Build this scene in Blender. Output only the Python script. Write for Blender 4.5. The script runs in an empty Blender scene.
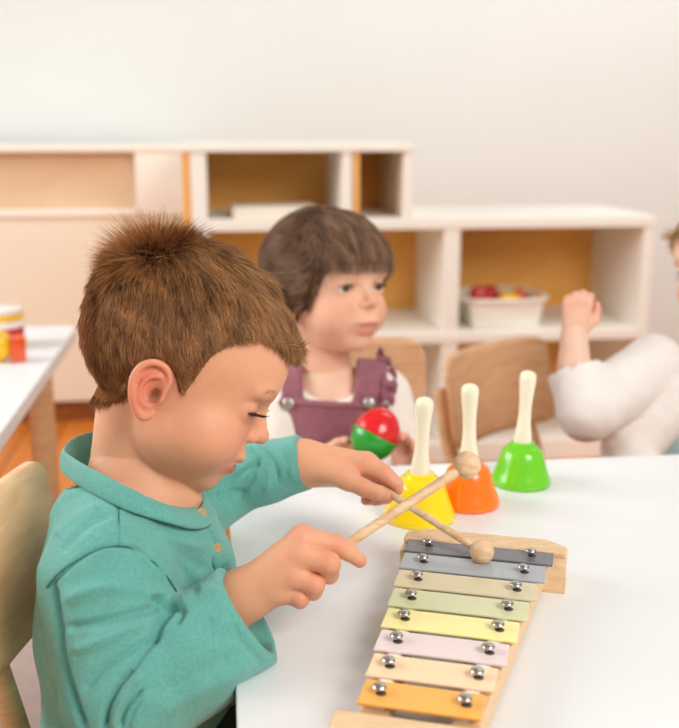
import bpy, math, random
import numpy as np
from mathutils import Vector, Matrix
random.seed(7); rng = np.random.default_rng(7)
SC = bpy.context.scene; COL = SC.collection
F = 1000.0
PITCH = math.atan(.234); AZ = math.radians(6.86); CAM = np.array([0, 0, .906])
_hf = np.array([math.sin(AZ), math.cos(AZ), 0.]); RT = np.array([math.cos(AZ), -math.sin(AZ), 0.])
FW = math.cos(PITCH)*_hf + np.array([0, 0, -math.sin(PITCH)]); UP = np.cross(RT, FW)
def P(x, y, d): return CAM + ((x-339.5)/F*RT + (364-y)/F*UP + FW)*d
def T(x, y, z):
    v = (x-339.5)/F*RT + (364-y)/F*UP + FW
    return CAM + v*((z-CAM[2])/v[2])
def srgb(c):
    return tuple((v/255/12.92 if v/255 <= .04045 else ((v/255+.055)/1.055)**2.4) for v in c)

# ------------------------------------------------------------------ materials
def nodes(name):
    m = bpy.data.materials.new(name); m.use_nodes = True
    nt = m.node_tree; b = nt.nodes['Principled BSDF']; return m, nt, b
def mat(name, c, rough=.5, var=0., scale=20., bump=0., bscale=200., metal=0., sss=0., attr=False, spec=.5, coat=0., stretch=(1, 1, 1), sheen=0.):
    m, nt, b = nodes(name); L = nt.links
    base = srgb(c)+(1,)
    b.inputs['Base Color'].default_value = base; b.inputs['Roughness'].default_value = rough
    b.inputs['Metallic'].default_value = metal; b.inputs['Specular IOR Level'].default_value = spec
    if coat: b.inputs['Coat Weight'].default_value = coat; b.inputs['Coat Roughness'].default_value = .08
    if sheen: b.inputs['Sheen Weight'].default_value = sheen
    if sss:
        b.inputs['Subsurface Weight'].default_value = sss; b.inputs['Subsurface Radius'].default_value = (1, .35, .2)
        b.inputs['Subsurface Scale'].default_value = .006
    tc = nt.nodes.new('ShaderNodeTexCoord'); mp = nt.nodes.new('ShaderNodeMapping'); mp.inputs['Scale'].default_value = stretch
    L.new(tc.outputs['Object'], mp.inputs['Vector'])
    src = None
    if attr:
        a = nt.nodes.new('ShaderNodeVertexColor'); a.layer_name = 'Col'; src = a.outputs['Color']; L.new(src, b.inputs['Base Color'])
    if var:
        n = nt.nodes.new('ShaderNodeTexNoise'); n.inputs['Scale'].default_value = scale; n.inputs['Detail'].default_value = 5
        L.new(mp.outputs[0], n.inputs['Vector'])
        r = nt.nodes.new('ShaderNodeMapRange'); r.inputs['From Min'].default_value = .3; r.inputs['From Max'].default_value = .7
        r.inputs['To Min'].default_value = 1-var; r.inputs['To Max'].default_value = 1+var
        L.new(n.outputs['Fac'], r.inputs['Value'])
        h = nt.nodes.new('ShaderNodeVectorMath'); h.operation = 'SCALE'
        if src: L.new(src, h.inputs[0])
        else: h.inputs[0].default_value = base[:3]
        L.new(r.outputs[0], h.inputs['Scale']); L.new(h.outputs[0], b.inputs['Base Color'])
    if bump:
        n2 = nt.nodes.new('ShaderNodeTexNoise'); n2.inputs['Scale'].default_value = bscale; n2.inputs['Detail'].default_value = 3
        L.new(mp.outputs[0], n2.inputs['Vector'])
        bp = nt.nodes.new('ShaderNodeBump'); bp.inputs['Strength'].default_value = bump; bp.inputs['Distance'].default_value = .002
        L.new(n2.outputs['Fac'], bp.inputs['Height']); L.new(bp.outputs[0], b.inputs['Normal'])
    return m
def wood(name, c1, c2, scale=14., stretch=(1, 8, 8), rough=.5, dist=3.):
    m, nt, b = nodes(name); L = nt.links
    tc = nt.nodes.new('ShaderNodeTexCoord'); mp = nt.nodes.new('ShaderNodeMapping'); mp.inputs['Scale'].default_value = stretch
    L.new(tc.outputs['Object'], mp.inputs['Vector'])
    n = nt.nodes.new('ShaderNodeTexNoise'); n.inputs['Scale'].default_value = scale; n.inputs['Detail'].default_value = 6; n.inputs['Distortion'].default_value = dist*.3
    L.new(mp.outputs[0], n.inputs['Vector'])
    cr = nt.nodes.new('ShaderNodeValToRGB'); cr.color_ramp.elements[0].position = .32; cr.color_ramp.elements[1].position = .68
    cr.color_ramp.elements[0].color = srgb(c1)+(1,); cr.color_ramp.elements[1].color = srgb(c2)+(1,)
    L.new(n.outputs['Fac'], cr.inputs['Fac']); L.new(cr.outputs['Color'], b.inputs['Base Color'])
    b.inputs['Roughness'].default_value = rough
    bp = nt.nodes.new('ShaderNodeBump'); bp.inputs['Strength'].default_value = .08; bp.inputs['Distance'].default_value = .002
    L.new(n.outputs['Fac'], bp.inputs['Height']); L.new(bp.outputs[0], b.inputs['Normal'])
    return m
M = {}
M['wall'] = mat('plaster_paint', (238, 240, 237), .9, .01, 3, .05, 60)
M['wall_side'] = mat('side_wall_paint', (240, 238, 230), .9, .01, 3, .05, 60)
M['base'] = wood('baseboard_wood', (116, 62, 22), (150, 84, 32), 6, (1, 1, 8))
M['top'] = mat('white_laminate', (235, 236, 237), .38, .006, 2, 0, spec=.45)
M['edge'] = mat('laminate_edge', (205, 206, 204), .5)
M['beech'] = wood('beech_wood', (206, 160, 112), (226, 184, 138), 9, (1, 1, 10))
M['beech_x'] = wood('beech_plywood', (208, 158, 116), (226, 180, 138), 7, (2, 2, 12))
M['ply'] = wood('pale_plywood', (236, 184, 138), (248, 208, 164), 10, (1, 1.3, 7), .42)
M['shelf'] = mat('cream_shelf_board', (246, 236, 220), .55, .015, 5)
M['shelf_back'] = wood('honey_shelf_back', (236, 170, 78), (248, 188, 100), 3, (1, 1, 3), .6)
M['shelf_side'] = wood('honey_shelf_side', (236, 172, 92), (248, 190, 112), 3, (3, 3, 1), .6)
M['cream'] = mat('cream_laminate', (236, 226, 208), .6, .02, 3)
M['cream_w'] = mat('pale_cream_laminate', (247, 242, 232), .6, .01, 3)
M['tan'] = wood('tan_board', (214, 182, 148), (222, 192, 160), 4, (1, 1, 4))
M['mallet'] = wood('mallet_wood', (214, 170, 124), (240, 208, 170), 45, (1, 2.5, 4), .5)
M['xwood'] = wood('xylophone_wood', (222, 184, 140), (238, 206, 166), 40, (1, 6, 6), .45)
M['chrome'] = mat('chrome', (200, 196, 190), .16, metal=1.)
M['dark'] = mat('dark_hole', (84, 76, 70), .8)
M['felt'] = mat('white_pad', (238, 234, 228), .9)
M['ivory'] = mat('ivory_plastic', (240, 234, 208), .33, .01, 8, spec=.5, sss=.1)
M['rug'] = mat('pale_rug', (236, 224, 222), 1, .05, 30, .6, 300)
M['skin'] = mat('skin', (226, 172, 145), .5, .03, 60, .12, 260, sss=.16, attr=True, spec=.35)
M['teal'] = mat('teal_cotton', (88, 172, 162), .9, .10, 420, .5, 900, attr=True, sheen=.25, spec=.15)
M['seam'] = mat('teal_seam', (44, 112, 104), .9)
M['hair'] = mat('brown_hair', (120, 80, 50), .5, attr=True, spec=.4)
M['hair_cap'] = mat('hair_undercoat', (120, 80, 50), .95, attr=True, spec=.05)
M['lash'] = mat('lash', (52, 34, 26), .6)
M['eyewhite'] = mat('eye', (235, 232, 228), .12, attr=True, spec=.6)
M['lip_in'] = mat('mouth_inside', (120, 48, 44), .5)
M['button'] = mat('wood_button', (196, 160, 110), .5, .08, 200)
M['trouser'] = mat('dark_green_trousers', (40, 66, 58), .9, .05, 50, .3, 500)
M['mauve'] = mat('mauve_corduroy', (150, 96, 108), .95, .12, 70, .5, 400, sheen=.3, spec=.1)
M['offwhite'] = mat('offwhite_cotton', (240, 232, 224), .9, .03, 60, .3, 400)
M['childwhite'] = mat('white_jersey', (236, 228, 222), .9, .03, 60, .3, 400)
M['paleblue'] = mat('pale_blue_cotton', (186, 214, 214), .9, .03, 60, .3, 400)
M['snap'] = mat('snap_metal', (190, 184, 178), .35, metal=.8)
M['shoe'] = mat('shoe_canvas', (70, 74, 90), .8)
M['sole'] = mat('shoe_sole', (230, 228, 222), .7)
def plastic(n, c): 
    M[n] = mat(n, c, .2, .01, 5, spec=.5, coat=.35)
plastic('yellow_plastic', (253, 218, 8)); plastic('orange_plastic', (255, 122, 16)); plastic('green_plastic', (112, 206, 30))
plastic('red_gloss', (222, 24, 30)); plastic('green_gloss', (34, 156, 46)); plastic('toy_yellow', (250, 196, 20)); plastic('toy_red', (205, 40, 40)); plastic('toy_orange', (238, 88, 40)); plastic('toy_white', (245, 240, 232))
for n, c in [('charcoal', (112, 113, 120)), ('bluegrey', (172, 177, 182)), ('khaki', (218, 205, 168)), ('sage', (218, 219, 174)), ('lemon', (252, 240, 162)), ('lilac', (232, 215, 212)), ('peach', (251, 216, 176)), ('orange', (250, 178, 82))]:
    M['bar_'+n] = mat('bar_'+n, c, .3, .008, 30, spec=.5, coat=.15)
def floormat():
    m, nt, b = nodes('orange_floorboards'); L = nt.links
    tc = nt.nodes.new('ShaderNodeTexCoord'); mp = nt.nodes.new('ShaderNodeMapping'); mp.inputs['Rotation'].default_value = (0, 0, math.pi/2)
    L.new(tc.outputs['Object'], mp.inputs['Vector'])
    br = nt.nodes.new('ShaderNodeTexBrick'); br.inputs['Scale'].default_value = 1; br.inputs['Brick Width'].default_value = 1.3; br.inputs['Row Height'].default_value = .11
    br.inputs['Mortar Size'].default_value = .003; br.inputs['Color1'].default_value = srgb((226, 138, 52))+(1,); br.inputs['Color2'].default_value = srgb((206, 118, 40))+(1,)
    br.inputs['Mortar'].default_value = srgb((120, 62, 20))+(1,)
    L.new(mp.outputs[0], br.inputs['Vector'])
    n = nt.nodes.new('ShaderNodeTexNoise'); n.inputs['Scale'].default_value = 8; n.inputs['Detail'].default_value = 6
    mp2 = nt.nodes.new('ShaderNodeMapping'); mp2.inputs['Scale'].default_value = (10, 1, 1); L.new(tc.outputs['Object'], mp2.inputs['Vector']); L.new(mp2.outputs[0], n.inputs['Vector'])
    mr = nt.nodes.new('ShaderNodeMapRange'); mr.inputs['To Min'].default_value = .8; mr.inputs['To Max'].default_value = 1.15; L.new(n.outputs['Fac'], mr.inputs['Value'])
    s = nt.nodes.new('ShaderNodeVectorMath'); s.operation = 'SCALE'; L.new(br.outputs['Color'], s.inputs[0]); L.new(mr.outputs[0], s.inputs['Scale'])
    L.new(s.outputs[0], b.inputs['Base Color']); b.inputs['Roughness'].default_value = .4
    return m
M['floor'] = floormat()

# ------------------------------------------------------------------ mesh helpers
def link(o, parent=None):
    COL.objects.link(o)
    if parent is not None: o.parent = parent
    return o
def empty(name, loc, label, cat, group=None):
    o = bpy.data.objects.new(name, None); o.location = Vector(loc); o.empty_display_size = .02; link(o); tag(o, label, cat, group); return o
def tag(o, label=None, cat=None, group=None, kind=None):
    if label: o['label'] = label
    if cat: o['category'] = cat
    if group: o['group'] = group
    if kind: o['kind'] = kind
    return o
def mk(name, V, Fc, m, parent=None, smooth=True, col=None, mats=None, fm=None):
    """mesh from arrays in world coordinates; origin at the part's centre"""
    V = np.asarray(V, dtype=np.float64)
    Fc = np.asarray(Fc) if not isinstance(Fc, list) else Fc
    c = np.array([(V[:, 0].min()+V[:, 0].max())/2, (V[:, 1].min()+V[:, 1].max())/2, V[:, 2].min()])
    me = bpy.data.meshes.new(name)
    W = (V-c).astype(np.float32)
    if isinstance(Fc, np.ndarray):
        k = Fc.shape[1]; me.vertices.add(len(W)); me.vertices.foreach_set('co', W.ravel())
        me.loops.add(Fc.size); me.loops.foreach_set('vertex_index', Fc.astype(np.int32).ravel())
        me.polygons.add(len(Fc)); me.polygons.foreach_set('loop_start', np.arange(0, Fc.size, k, dtype=np.int32))
        me.update(calc_edges=True); me.validate()
    else:
        me.from_pydata(W.tolist(), [], Fc); me.update()
    if smooth: me.polygons.foreach_set('use_smooth', np.ones(len(me.polygons), dtype=bool))
    if col is not None:
        ca = me.color_attributes.new('Col', 'FLOAT_COLOR', 'POINT')
        cc = np.ones((len(W), 4), np.float32); cc[:, :3] = col; ca.data.foreach_set('color', cc.ravel())
    me.materials.append(m)
    if mats:
        for q in mats: me.materials.append(q)
        me.polygons.foreach_set('material_index', np.asarray(fm, dtype=np.int32))
    o = bpy.data.objects.new(name, me); link(o, parent)
    o.location = Vector(c) - (parent_world(parent) if parent is not None else Vector((0, 0, 0)))
    return o
def parent_world(p):
    v = Vector((0, 0, 0))
    while p is not None: v += p.location; p = p.parent
    return v
class MB:
    def __init__(s): s.v = []; s.f = []
    def add(s, V, Fc):
        b = len(s.v); s.v += [tuple(x) for x in V]; s.f += [tuple(b+i for i in f) for f in Fc]; return s
    def box(s, lo, hi, R=None, o=None):
        lo = np.array(lo, float); hi = np.array(hi, float)
        V = np.array([[(lo, hi)[(i >> k) & 1][k] for k in range(3)] for i in range(8)])
        if R is not None: V = V@np.array(R).T
        if o is not None: V = V+np.array(o)
        return s.add(V, [(0, 2, 3, 1), (4, 5, 7, 6), (0, 1, 5, 4), (2, 6, 7, 3), (0, 4, 6, 2), (1, 3, 7, 5)])
    def prism(s, poly, z0, z1, R=None, o=None):
        n = len(poly); V = np.array([(x, y, z0) for x, y in poly]+[(x, y, z1) for x, y in poly])
        if R is not None: V = V@np.array(R).T
        if o is not None: V = V+np.array(o)
        return s.add(V, [tuple(range(n))[::-1], tuple(range(n, 2*n))]+[(i, (i+1) % n, n+(i+1) % n, n+i) for i in range(n)])
    def lathe(s, prof, o=(0, 0, 0), n=32, R=None):
        V = []; 
        for r, z in prof:
            for k in range(n):
                a = 2*math.pi*k/n; V.append((r*math.cos(a), r*math.sin(a), z))
        V = np.array(V)
        if R is not None: V = V@np.array(R).T
        V = V+np.array(o); Fc = []
        for j in range(len(prof)-1):
            for k in range(n):
                Fc.append((j*n+k, j*n+(k+1) % n, (j+1)*n+(k+1) % n, (j+1)*n+k))
        Fc.append(tuple(range(n))[::-1]); Fc.append(tuple((len(prof)-1)*n+k for k in range(n)))
        return s.add(V, Fc)
    def build(s, name, m, parent=None, bevel=0, smooth=False, seg=2):
        o = mk(name, s.v, s.f, m, parent, smooth)
        if bevel:
            b = o.modifiers.new('bevel', 'BEVEL'); b.width = bevel; b.segments = seg; b.limit_method = 'ANGLE'; b.harden_normals = False
            o.data.polygons.foreach_set('use_smooth', np.ones(len(o.data.polygons), dtype=bool))
            try:
                o.modifiers.new('wn', 'WEIGHTED_NORMAL')
            except Exception: pass
        return o
def rotz(a): return np.array([[math.cos(a), -math.sin(a), 0], [math.sin(a), math.cos(a), 0], [0, 0, 1]])
def frame_z(d):
    d = np.array(d, float); d /= np.linalg.norm(d); h = np.array([0, 0, 1.]) if abs(d[2]) < .9 else np.array([1., 0, 0])
    x = np.cross(h, d); x /= np.linalg.norm(x); y = np.cross(d, x); return np.stack([x, y, d], 1)
def sweep(pts, rx, ry, n=12, closed=False, upv=None):
    pts = np.array(pts, float); N = len(pts); V = []; Fc = []
    rx = np.broadcast_to(rx, (N,)); ry = np.broadcast_to(ry, (N,))
    for i in range(N):
        a = pts[(i-1) % N] if (closed or i > 0) else pts[i]; b = pts[(i+1) % N] if (closed or i < N-1) else pts[i]
        t = b-a; t /= np.linalg.norm(t); u = np.array(upv[i] if upv is not None and np.ndim(upv) == 2 else (upv if upv is not None else (0, 0, 1.)), float)
        x = np.cross(t, u); x /= np.linalg.norm(x)+1e-9; y = np.cross(x, t)
        for k in range(n):
            q = 2*math.pi*k/n; V.append(pts[i]+x*rx[i]*math.cos(q)+y*ry[i]*math.sin(q))
    for i in range(N if closed else N-1):
        for k in range(n):
            Fc.append((i*n+k, i*n+(k+1) % n, ((i+1) % N)*n+(k+1) % n, ((i+1) % N)*n+k))
    if not closed: Fc.append(tuple(range(n))[::-1]); Fc.append(tuple((N-1)*n+k for k in range(n)))
    return V, Fc
def catmull(pts, m=8, closed=False):
    pts = np.array(pts, float); N = len(pts); out = []
    rngi = range(N) if closed else range(N-1)
    for i in rngi:
        g = lambda j: pts[j % N] if closed else pts[min(max(j, 0), N-1)]
        p0, p1, p2, p3 = g(i-1), g(i), g(i+1), g(i+2)
        for k in range(m):
            t = k/m; out.append(.5*((2*p1)+(-p0+p2)*t+(2*p0-5*p1+4*p2-p3)*t*t+(-p0+3*p1-3*p2+p3)*t**3))
    if not closed: out.append(pts[-1])
    return np.array(out)

# ------------------------------------------------------------------ implicit surfaces
def smin(a, b, k):
    h = np.clip(.5+.5*(b-a)/k, 0, 1); return b*(1-h)+a*h-k*h*(1-h)
def smax(a, b, k): return -smin(-a, -b, k)
def ell(p, c, r, R=None):
    q = p-np.asarray(c, np.float32)
    if R is not None: q = q@np.asarray(R, np.float32)
    r = np.asarray(r, np.float32); k0 = np.linalg.norm(q/r, axis=1); k1 = np.linalg.norm(q/(r*r), axis=1)+1e-9
    return k0*(k0-1)/k1
def cap(p, a, b, ra, rb=None):
    a = np.asarray(a, np.float32); b = np.asarray(b, np.float32); rb = ra if rb is None else rb
    ba = b-a; pa = p-a; h = np.clip(pa@ba/float(ba@ba+1e-12), 0, 1)
    return np.linalg.norm(pa-h[:, None]*ba, axis=1)-(ra+(rb-ra)*h)
def chain(p, pts, rs, k=None):
    f = None
    for i in range(len(pts)-1):
        g = cap(p, pts[i], pts[i+1], rs[i], rs[i+1]); f = g if f is None else (np.minimum(f, g) if not k else smin(f, g, k))
    return f
def poly2(x, y, poly):
    d = np.full(x.shape, 1e9, np.float32); s = np.ones(x.shape, bool); n = len(poly); inside = np.zeros(x.shape, bool)
    for i in range(n):
        ax, ay = poly[i]; bx, by = poly[(i+1) % n]; ex, ey = bx-ax, by-ay; wx, wy = x-ax, y-ay
        h = np.clip((wx*ex+wy*ey)/(ex*ex+ey*ey), 0, 1); d = np.minimum(d, np.hypot(wx-ex*h, wy-ey*h))
        c = ((ay > y) != (by > y)) & (x < (bx-ax)*(y-ay)/((by-ay) if by != ay else 1e-9)+ax); inside ^= c
    return np.where(inside, -d, d)
def surf(fn, lo, hi, h):
    lo = np.array(lo, float); hi = np.array(hi, float); B = 8
    nb = np.ceil((hi-lo)/(h*B)).astype(int); n = nb*B
    gx, gy, gz = [lo[k]+h*B*(np.arange(nb[k])+.5) for k in range(3)]
    C = np.stack(np.meshgrid(gx, gy, gz, indexing='ij'), -1).reshape(-1, 3).astype(np.float32)
    fc = fn(C); V = np.empty(tuple(nb)+(B, B, B), np.float32); V[...] = fc.reshape(tuple(nb))[..., None, None, None]
    act = np.abs(fc) < h*B*1.35; idx = np.argwhere(act.reshape(tuple(nb)))
    o = np.stack(np.meshgrid(*[np.arange(B)]*3, indexing='ij'), -1).reshape(-1, 3)
    for s in range(0, len(idx), 1500):
        I = idx[s:s+1500]; pts = (lo+h*(I[:, None, :]*B+o[None])).reshape(-1, 3).astype(np.float32)
        V[I[:, 0], I[:, 1], I[:, 2]] = fn(pts).reshape(len(I), B, B, B)
    G = V.transpose(0, 3, 1, 4, 2, 5).reshape(n)
    ins = G < 0; sh = G.shape
    cnt = np.zeros(tuple(s-1 for s in sh), np.int8)
    for a in (0, 1):
        for b in (0, 1):
            for c in (0, 1): cnt += ins[a:sh[0]-1+a, b:sh[1]-1+b, c:sh[2]-1+c]
    cell = (cnt > 0) & (cnt < 8); ci = np.argwhere(cell); vid = -np.ones(cell.shape, np.int64); vid[cell] = np.arange(len(ci))
    acc = np.zeros((len(ci), 3)); num = np.zeros(len(ci))
    for ax in range(3):
        for a in (0, 1):
            for b in (0, 1):
                of = np.zeros(3, int); ot = [k for k in range(3) if k != ax]; of[ot[0]] = a; of[ot[1]] = b
                A = ci+of; Bq = A.copy(); Bq[:, ax] += 1
                va = G[A[:, 0], A[:, 1], A[:, 2]]; vb = G[Bq[:, 0], Bq[:, 1], Bq[:, 2]]
                m = (va < 0) != (vb < 0); t = np.where(m, va/(va-vb+1e-20), 0); pos = A.astype(float); pos[:, ax] += t
                acc[m] += pos[m]; num[m] += 1
    W = lo+h*(acc/np.maximum(num, 1)[:, None]); FQ = []
    for ax in range(3):
        u, w = [(1, 2), (2, 0), (0, 1)][ax]
        sl0 = [slice(None)]*3; sl1 = [slice(None)]*3; sl0[ax] = slice(0, -1); sl1[ax] = slice(1, None)
        a = ins[tuple(sl0)]; b = ins[tuple(sl1)]; e = np.argwhere(a != b)
        e = e[(e[:, u] > 0) & (e[:, w] > 0) & (e[:, u] < sh[u]-1) & (e[:, w] < sh[w]-1)]
        s = ins[e[:, 0], e[:, 1], e[:, 2]]
        def V_(du, dw):
            q = e.copy(); q[:, u] += du; q[:, w] += dw; return vid[q[:, 0], q[:, 1], q[:, 2]]
        Q = np.stack([V_(-1, -1), V_(0, -1), V_(0, 0), V_(-1, 0)], 1); Q[~s] = Q[~s][:, ::-1]; FQ.append(Q)
    Q = np.concatenate(FQ); Q = Q[(Q >= 0).all(1)]
    # gradient normals
    return W, Q
def subdiv(V, Q):
    n = len(V); E = np.concatenate([np.sort(Q[:, [k, (k+1) % 4]], 1) for k in range(4)]); U, inv = np.unique(E, axis=0, return_inverse=True); inv = inv.reshape(4, -1)
    M_ = V[U].mean(1); C_ = V[Q].mean(1); e = [n+inv[k] for k in range(4)]; c = n+len(U)+np.arange(len(Q))
    return np.concatenate([V, M_, C_]), np.concatenate([np.stack([Q[:, k], e[k], c, e[(k+3) % 4]], 1) for k in range(4)])
def normals(V, Q):
    n = np.cross(V[Q[:, 2]]-V[Q[:, 0]], V[Q[:, 3]]-V[Q[:, 1]]); N = np.zeros_like(V)
    for k in range(4): np.add.at(N, Q[:, k], n)
    return N/(np.linalg.norm(N, axis=1, keepdims=True)+1e-20)
def relax(V, Q, it=2, lam=.5):
    for _ in range(it):
        S = np.zeros_like(V); c = np.zeros(len(V))
        for k in range(4):
            np.add.at(S, Q[:, k], V[Q[:, (k+1) % 4]]+V[Q[:, (k+3) % 4]]); np.add.at(c, Q[:, k], 2)
        V = V+lam*(S/np.maximum(c, 1)[:, None]-V)
    return V
def project(V):
    q = V-CAM; d = q@FW; return np.stack([339.5+F*(q@RT)/d, 364-F*(q@UP)/d], 1)
def strokes(V, N, S, dlim=None):
    """model creases and folds of the cloth along polylines: (pts, width_px, depth_m)"""
    px = project(V); w0 = np.clip(-(N@FW)*2.0+.1, 0, 1)
    if dlim is not None: w0 = w0*dlim
    out = np.zeros(len(V))
    for pts, w, a in S:
        pts = catmull(pts, 6) if len(pts) > 2 else np.array(pts, float)
        d = np.full(len(V), 1e9); L = len(pts)-1; tt = np.zeros(len(V))
        for i in range(L):
            A, B_ = pts[i], pts[i+1]; e = B_-A; h = np.clip(((px-A)@e)/(e@e+1e-9), 0, 1); dd = np.linalg.norm(px-A-h[:, None]*e, axis=1)
            m = dd < d; d[m] = dd[m]; tt[m] = ((i+h)/L)[m]
        out += a*np.exp(-(d/w)**2)*np.clip(np.minimum(tt, 1-tt)*8+.35, 0, 1)
    return V+N*(out*w0)[:, None]
def hair_mesh(R0, D, NN, L, wid, seg=5, col=None, curve=0., frizz=.05, taper=True, lift=0.):
    """tapered three-sided strands; all arrays per strand"""
    n = len(R0); t = np.linspace(0, 1, seg+1); V = np.zeros((n, seg+1, 3, 3)); 
    D = D/(np.linalg.norm(D, axis=1, keepdims=True)+1e-9); side = np.cross(D, NN); side /= np.linalg.norm(side, axis=1, keepdims=True)+1e-9
    L = np.broadcast_to(L, (n,)); b = rng.normal(size=(n, 1))*frizz; curve = np.broadcast_to(curve, (n,)); lift = np.broadcast_to(lift, (n,))
    for j, s in enumerate(t):
        c = R0+D*(L*s)[:, None]+NN*((lift*s*L)-curve*(s*L)**2)[:, None]+side*(b*L[:, None]*s*s)
        w = np.broadcast_to(wid, (n,))*(1-.85*s**1.5 if taper else 1)
        for k in range(3):
            a = 2*math.pi*k/3; V[:, j, k] = c+side*(w*math.cos(a))[:, None]+NN*(w*math.sin(a))[:, None]
    base = (np.arange(n)*(seg+1)*3)[:, None]; Fc = []
    for j in range(seg):
        for k in range(3):
            Fc.append(np.stack([base[:, 0]+j*3+k, base[:, 0]+j*3+(k+1) % 3, base[:, 0]+(j+1)*3+(k+1) % 3, base[:, 0]+(j+1)*3+k], 1))
    C = None
    if col is not None:
        C = np.repeat(col[:, None, :], (seg+1)*3, axis=1).reshape(-1, 3)
    return V.reshape(-1, 3), np.concatenate(Fc), C
def sample_surface(V, Q, n, wfn=None):
    A = np.linalg.norm(np.cross(V[Q[:, 2]]-V[Q[:, 0]], V[Q[:, 3]]-V[Q[:, 1]]), axis=1)
    if wfn is not None: A = A*wfn(V[Q].mean(1))
    i = rng.choice(len(Q), n, p=A/A.sum()); u, v = rng.random((2, n, 1)); a, b, c, d = [V[Q[i, k]] for k in range(4)]
    N = normals(V, Q)[Q[i, 0]]
    return (a*(1-u)+b*u)*(1-v)+(d*(1-u)+c*u)*v, N

# ------------------------------------------------------------------ heads (canonical: cm, +x face, +y its left, +z up)
def head_sdf(p, slit=.16, mouth=.12, chub=1., mz=0., ear=True):
    ay = p.copy(); ay[:, 1] = np.abs(ay[:, 1])
    f = ell(p, (-.7, 0, 1.9), (8.7, 7.1, 7.6))
    f = smin(f, ell(p, (2.4, 0, 1.7), (6.0, 6.0, 5.6)), 1.5)
    f = smin(f, ell(p, (2.3, 0, -3.4), (5.45, 5.6, 5.6)), 1.5)
    f = smin(f, ell(p, (2.6, 0, -6.2), (4.6, 4.5*chub, 3.5)), 1.6)
    f = smin(f, ell(ay, (4.0, 3.2, -4.7), (3.2, 2.7*chub, 2.8)), 1.2)
    f = smin(f, ell(p, (5.2, 0, -8.35), (1.75, 1.9, 1.55)), 1.2)
    f = smin(f, ell(p, (6.25, 0, -5.8), (1.75, 2.4, 1.6)), 1.0)          # muzzle
    f = smin(f, ell(ay, (6.9, 2.2, .35), (1.2, 2.3, .75)), 1.0)         # brow
    f = smax(f, -ell(ay, (8.7, 2.9, -1.35), (1.5, 1.7, 1.1)), .9)       # socket
    f = smin(f, np.linalg.norm(ay-np.array([6.0, 3.0, -1.45], np.float32), axis=1)-1.42, .25)
    f = smin(f, cap(p, (7.35, 0, -.9), (8.45, 0, -3.1+mz*.3), .62, .74), .7)
    f = smin(f, ell(p, (8.62, 0, -3.25+mz*.3), (.8, .82, .7)), .35)
    f = smin(f, ell(ay, (7.85, .88, -3.6+mz*.3), (.68, .52, .55)), .28)
    f = smax(f, -ell(ay, (8.25, .42, -4.08+mz*.3), (.28, .22, .3)), .12)
    # lips
    f = smin(f, ell(ay, (7.5, .65, -5.55+mz), (.80, 1.15, .52)), .35)
    f = smin(f, ell(p, (7.05, 0, -6.9+mz), (.8, 1.35, .52)), .35)
    f = smax(f, -ell(p, (7.9, 0, -6.25+mz), (1.25, 1.6, mouth)), .14)
    f = smax(f, -ell(p, (8.0, 0, -4.55), (.5, .25, .5)), .3)
    # eye slit
    f = smax(f, -ell(ay, (7.6, 3.05, -1.5-slit*.3), (1.6, 1.22, slit)), .07)
    if not ear: return f
    # ear
    e = (ay-np.array([.45, 6.6, -2.9], np.float32))/.94+np.array([0, 6.6, -2.9], np.float32)
    pl = ell(e, (-1.75, 6.7, -2.9), (1.45, .5, 2.25))
    pl = smax(pl, -ell(e, (-1.35, 7.25, -2.9), (1.05, .55, 1.5)), .15)
    hx = [(-.45, 6.5, -2.9), (-.35, 6.75, -1.7), (-.95, 7.05, -.75), (-2.0, 7.3, -.55), (-2.95, 7.4, -1.25), (-3.2, 7.35, -2.5), (-2.75, 7.15, -3.8), (-2.0, 6.85, -4.8), (-1.2, 6.6, -5.2), (-.7, 6.4, -4.6)]
    hx = catmull(hx, 3)
    rs = np.interp(np.linspace(0, 1, len(hx)), [0, .2, .6, .8, .92, 1], [.24, .3, .34, .36, .48, .4])
    pl = smin(pl, chain(e, hx, rs), .25)
    pl = smin(pl, chain(e, catmull([(-1.3, 7.0, -1.5), (-2.1, 7.15, -2.0), (-2.35, 7.15, -3.0), (-1.9, 7.0, -4.0), (-1.2, 6.85, -4.2)], 3), [.24]*13), .2)
    pl = smin(pl, ell(e, (-.45, 6.6, -3.35), (.35, .42, .5)), .25)
    pl = smax(pl, -ell(e, (-1.0, 7.0, -3.2), (.42, .8, .6)), .12)
    f = smin(f, pl, .3); f = smax(f, -ell(e, (-1.0, 6.7, -3.2), (.42, 1.5, .55)), .18)
    return f
def g3(p, c, r): return np.exp(-(((p-np.array(c))/np.array(r))**2).sum(1))
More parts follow.
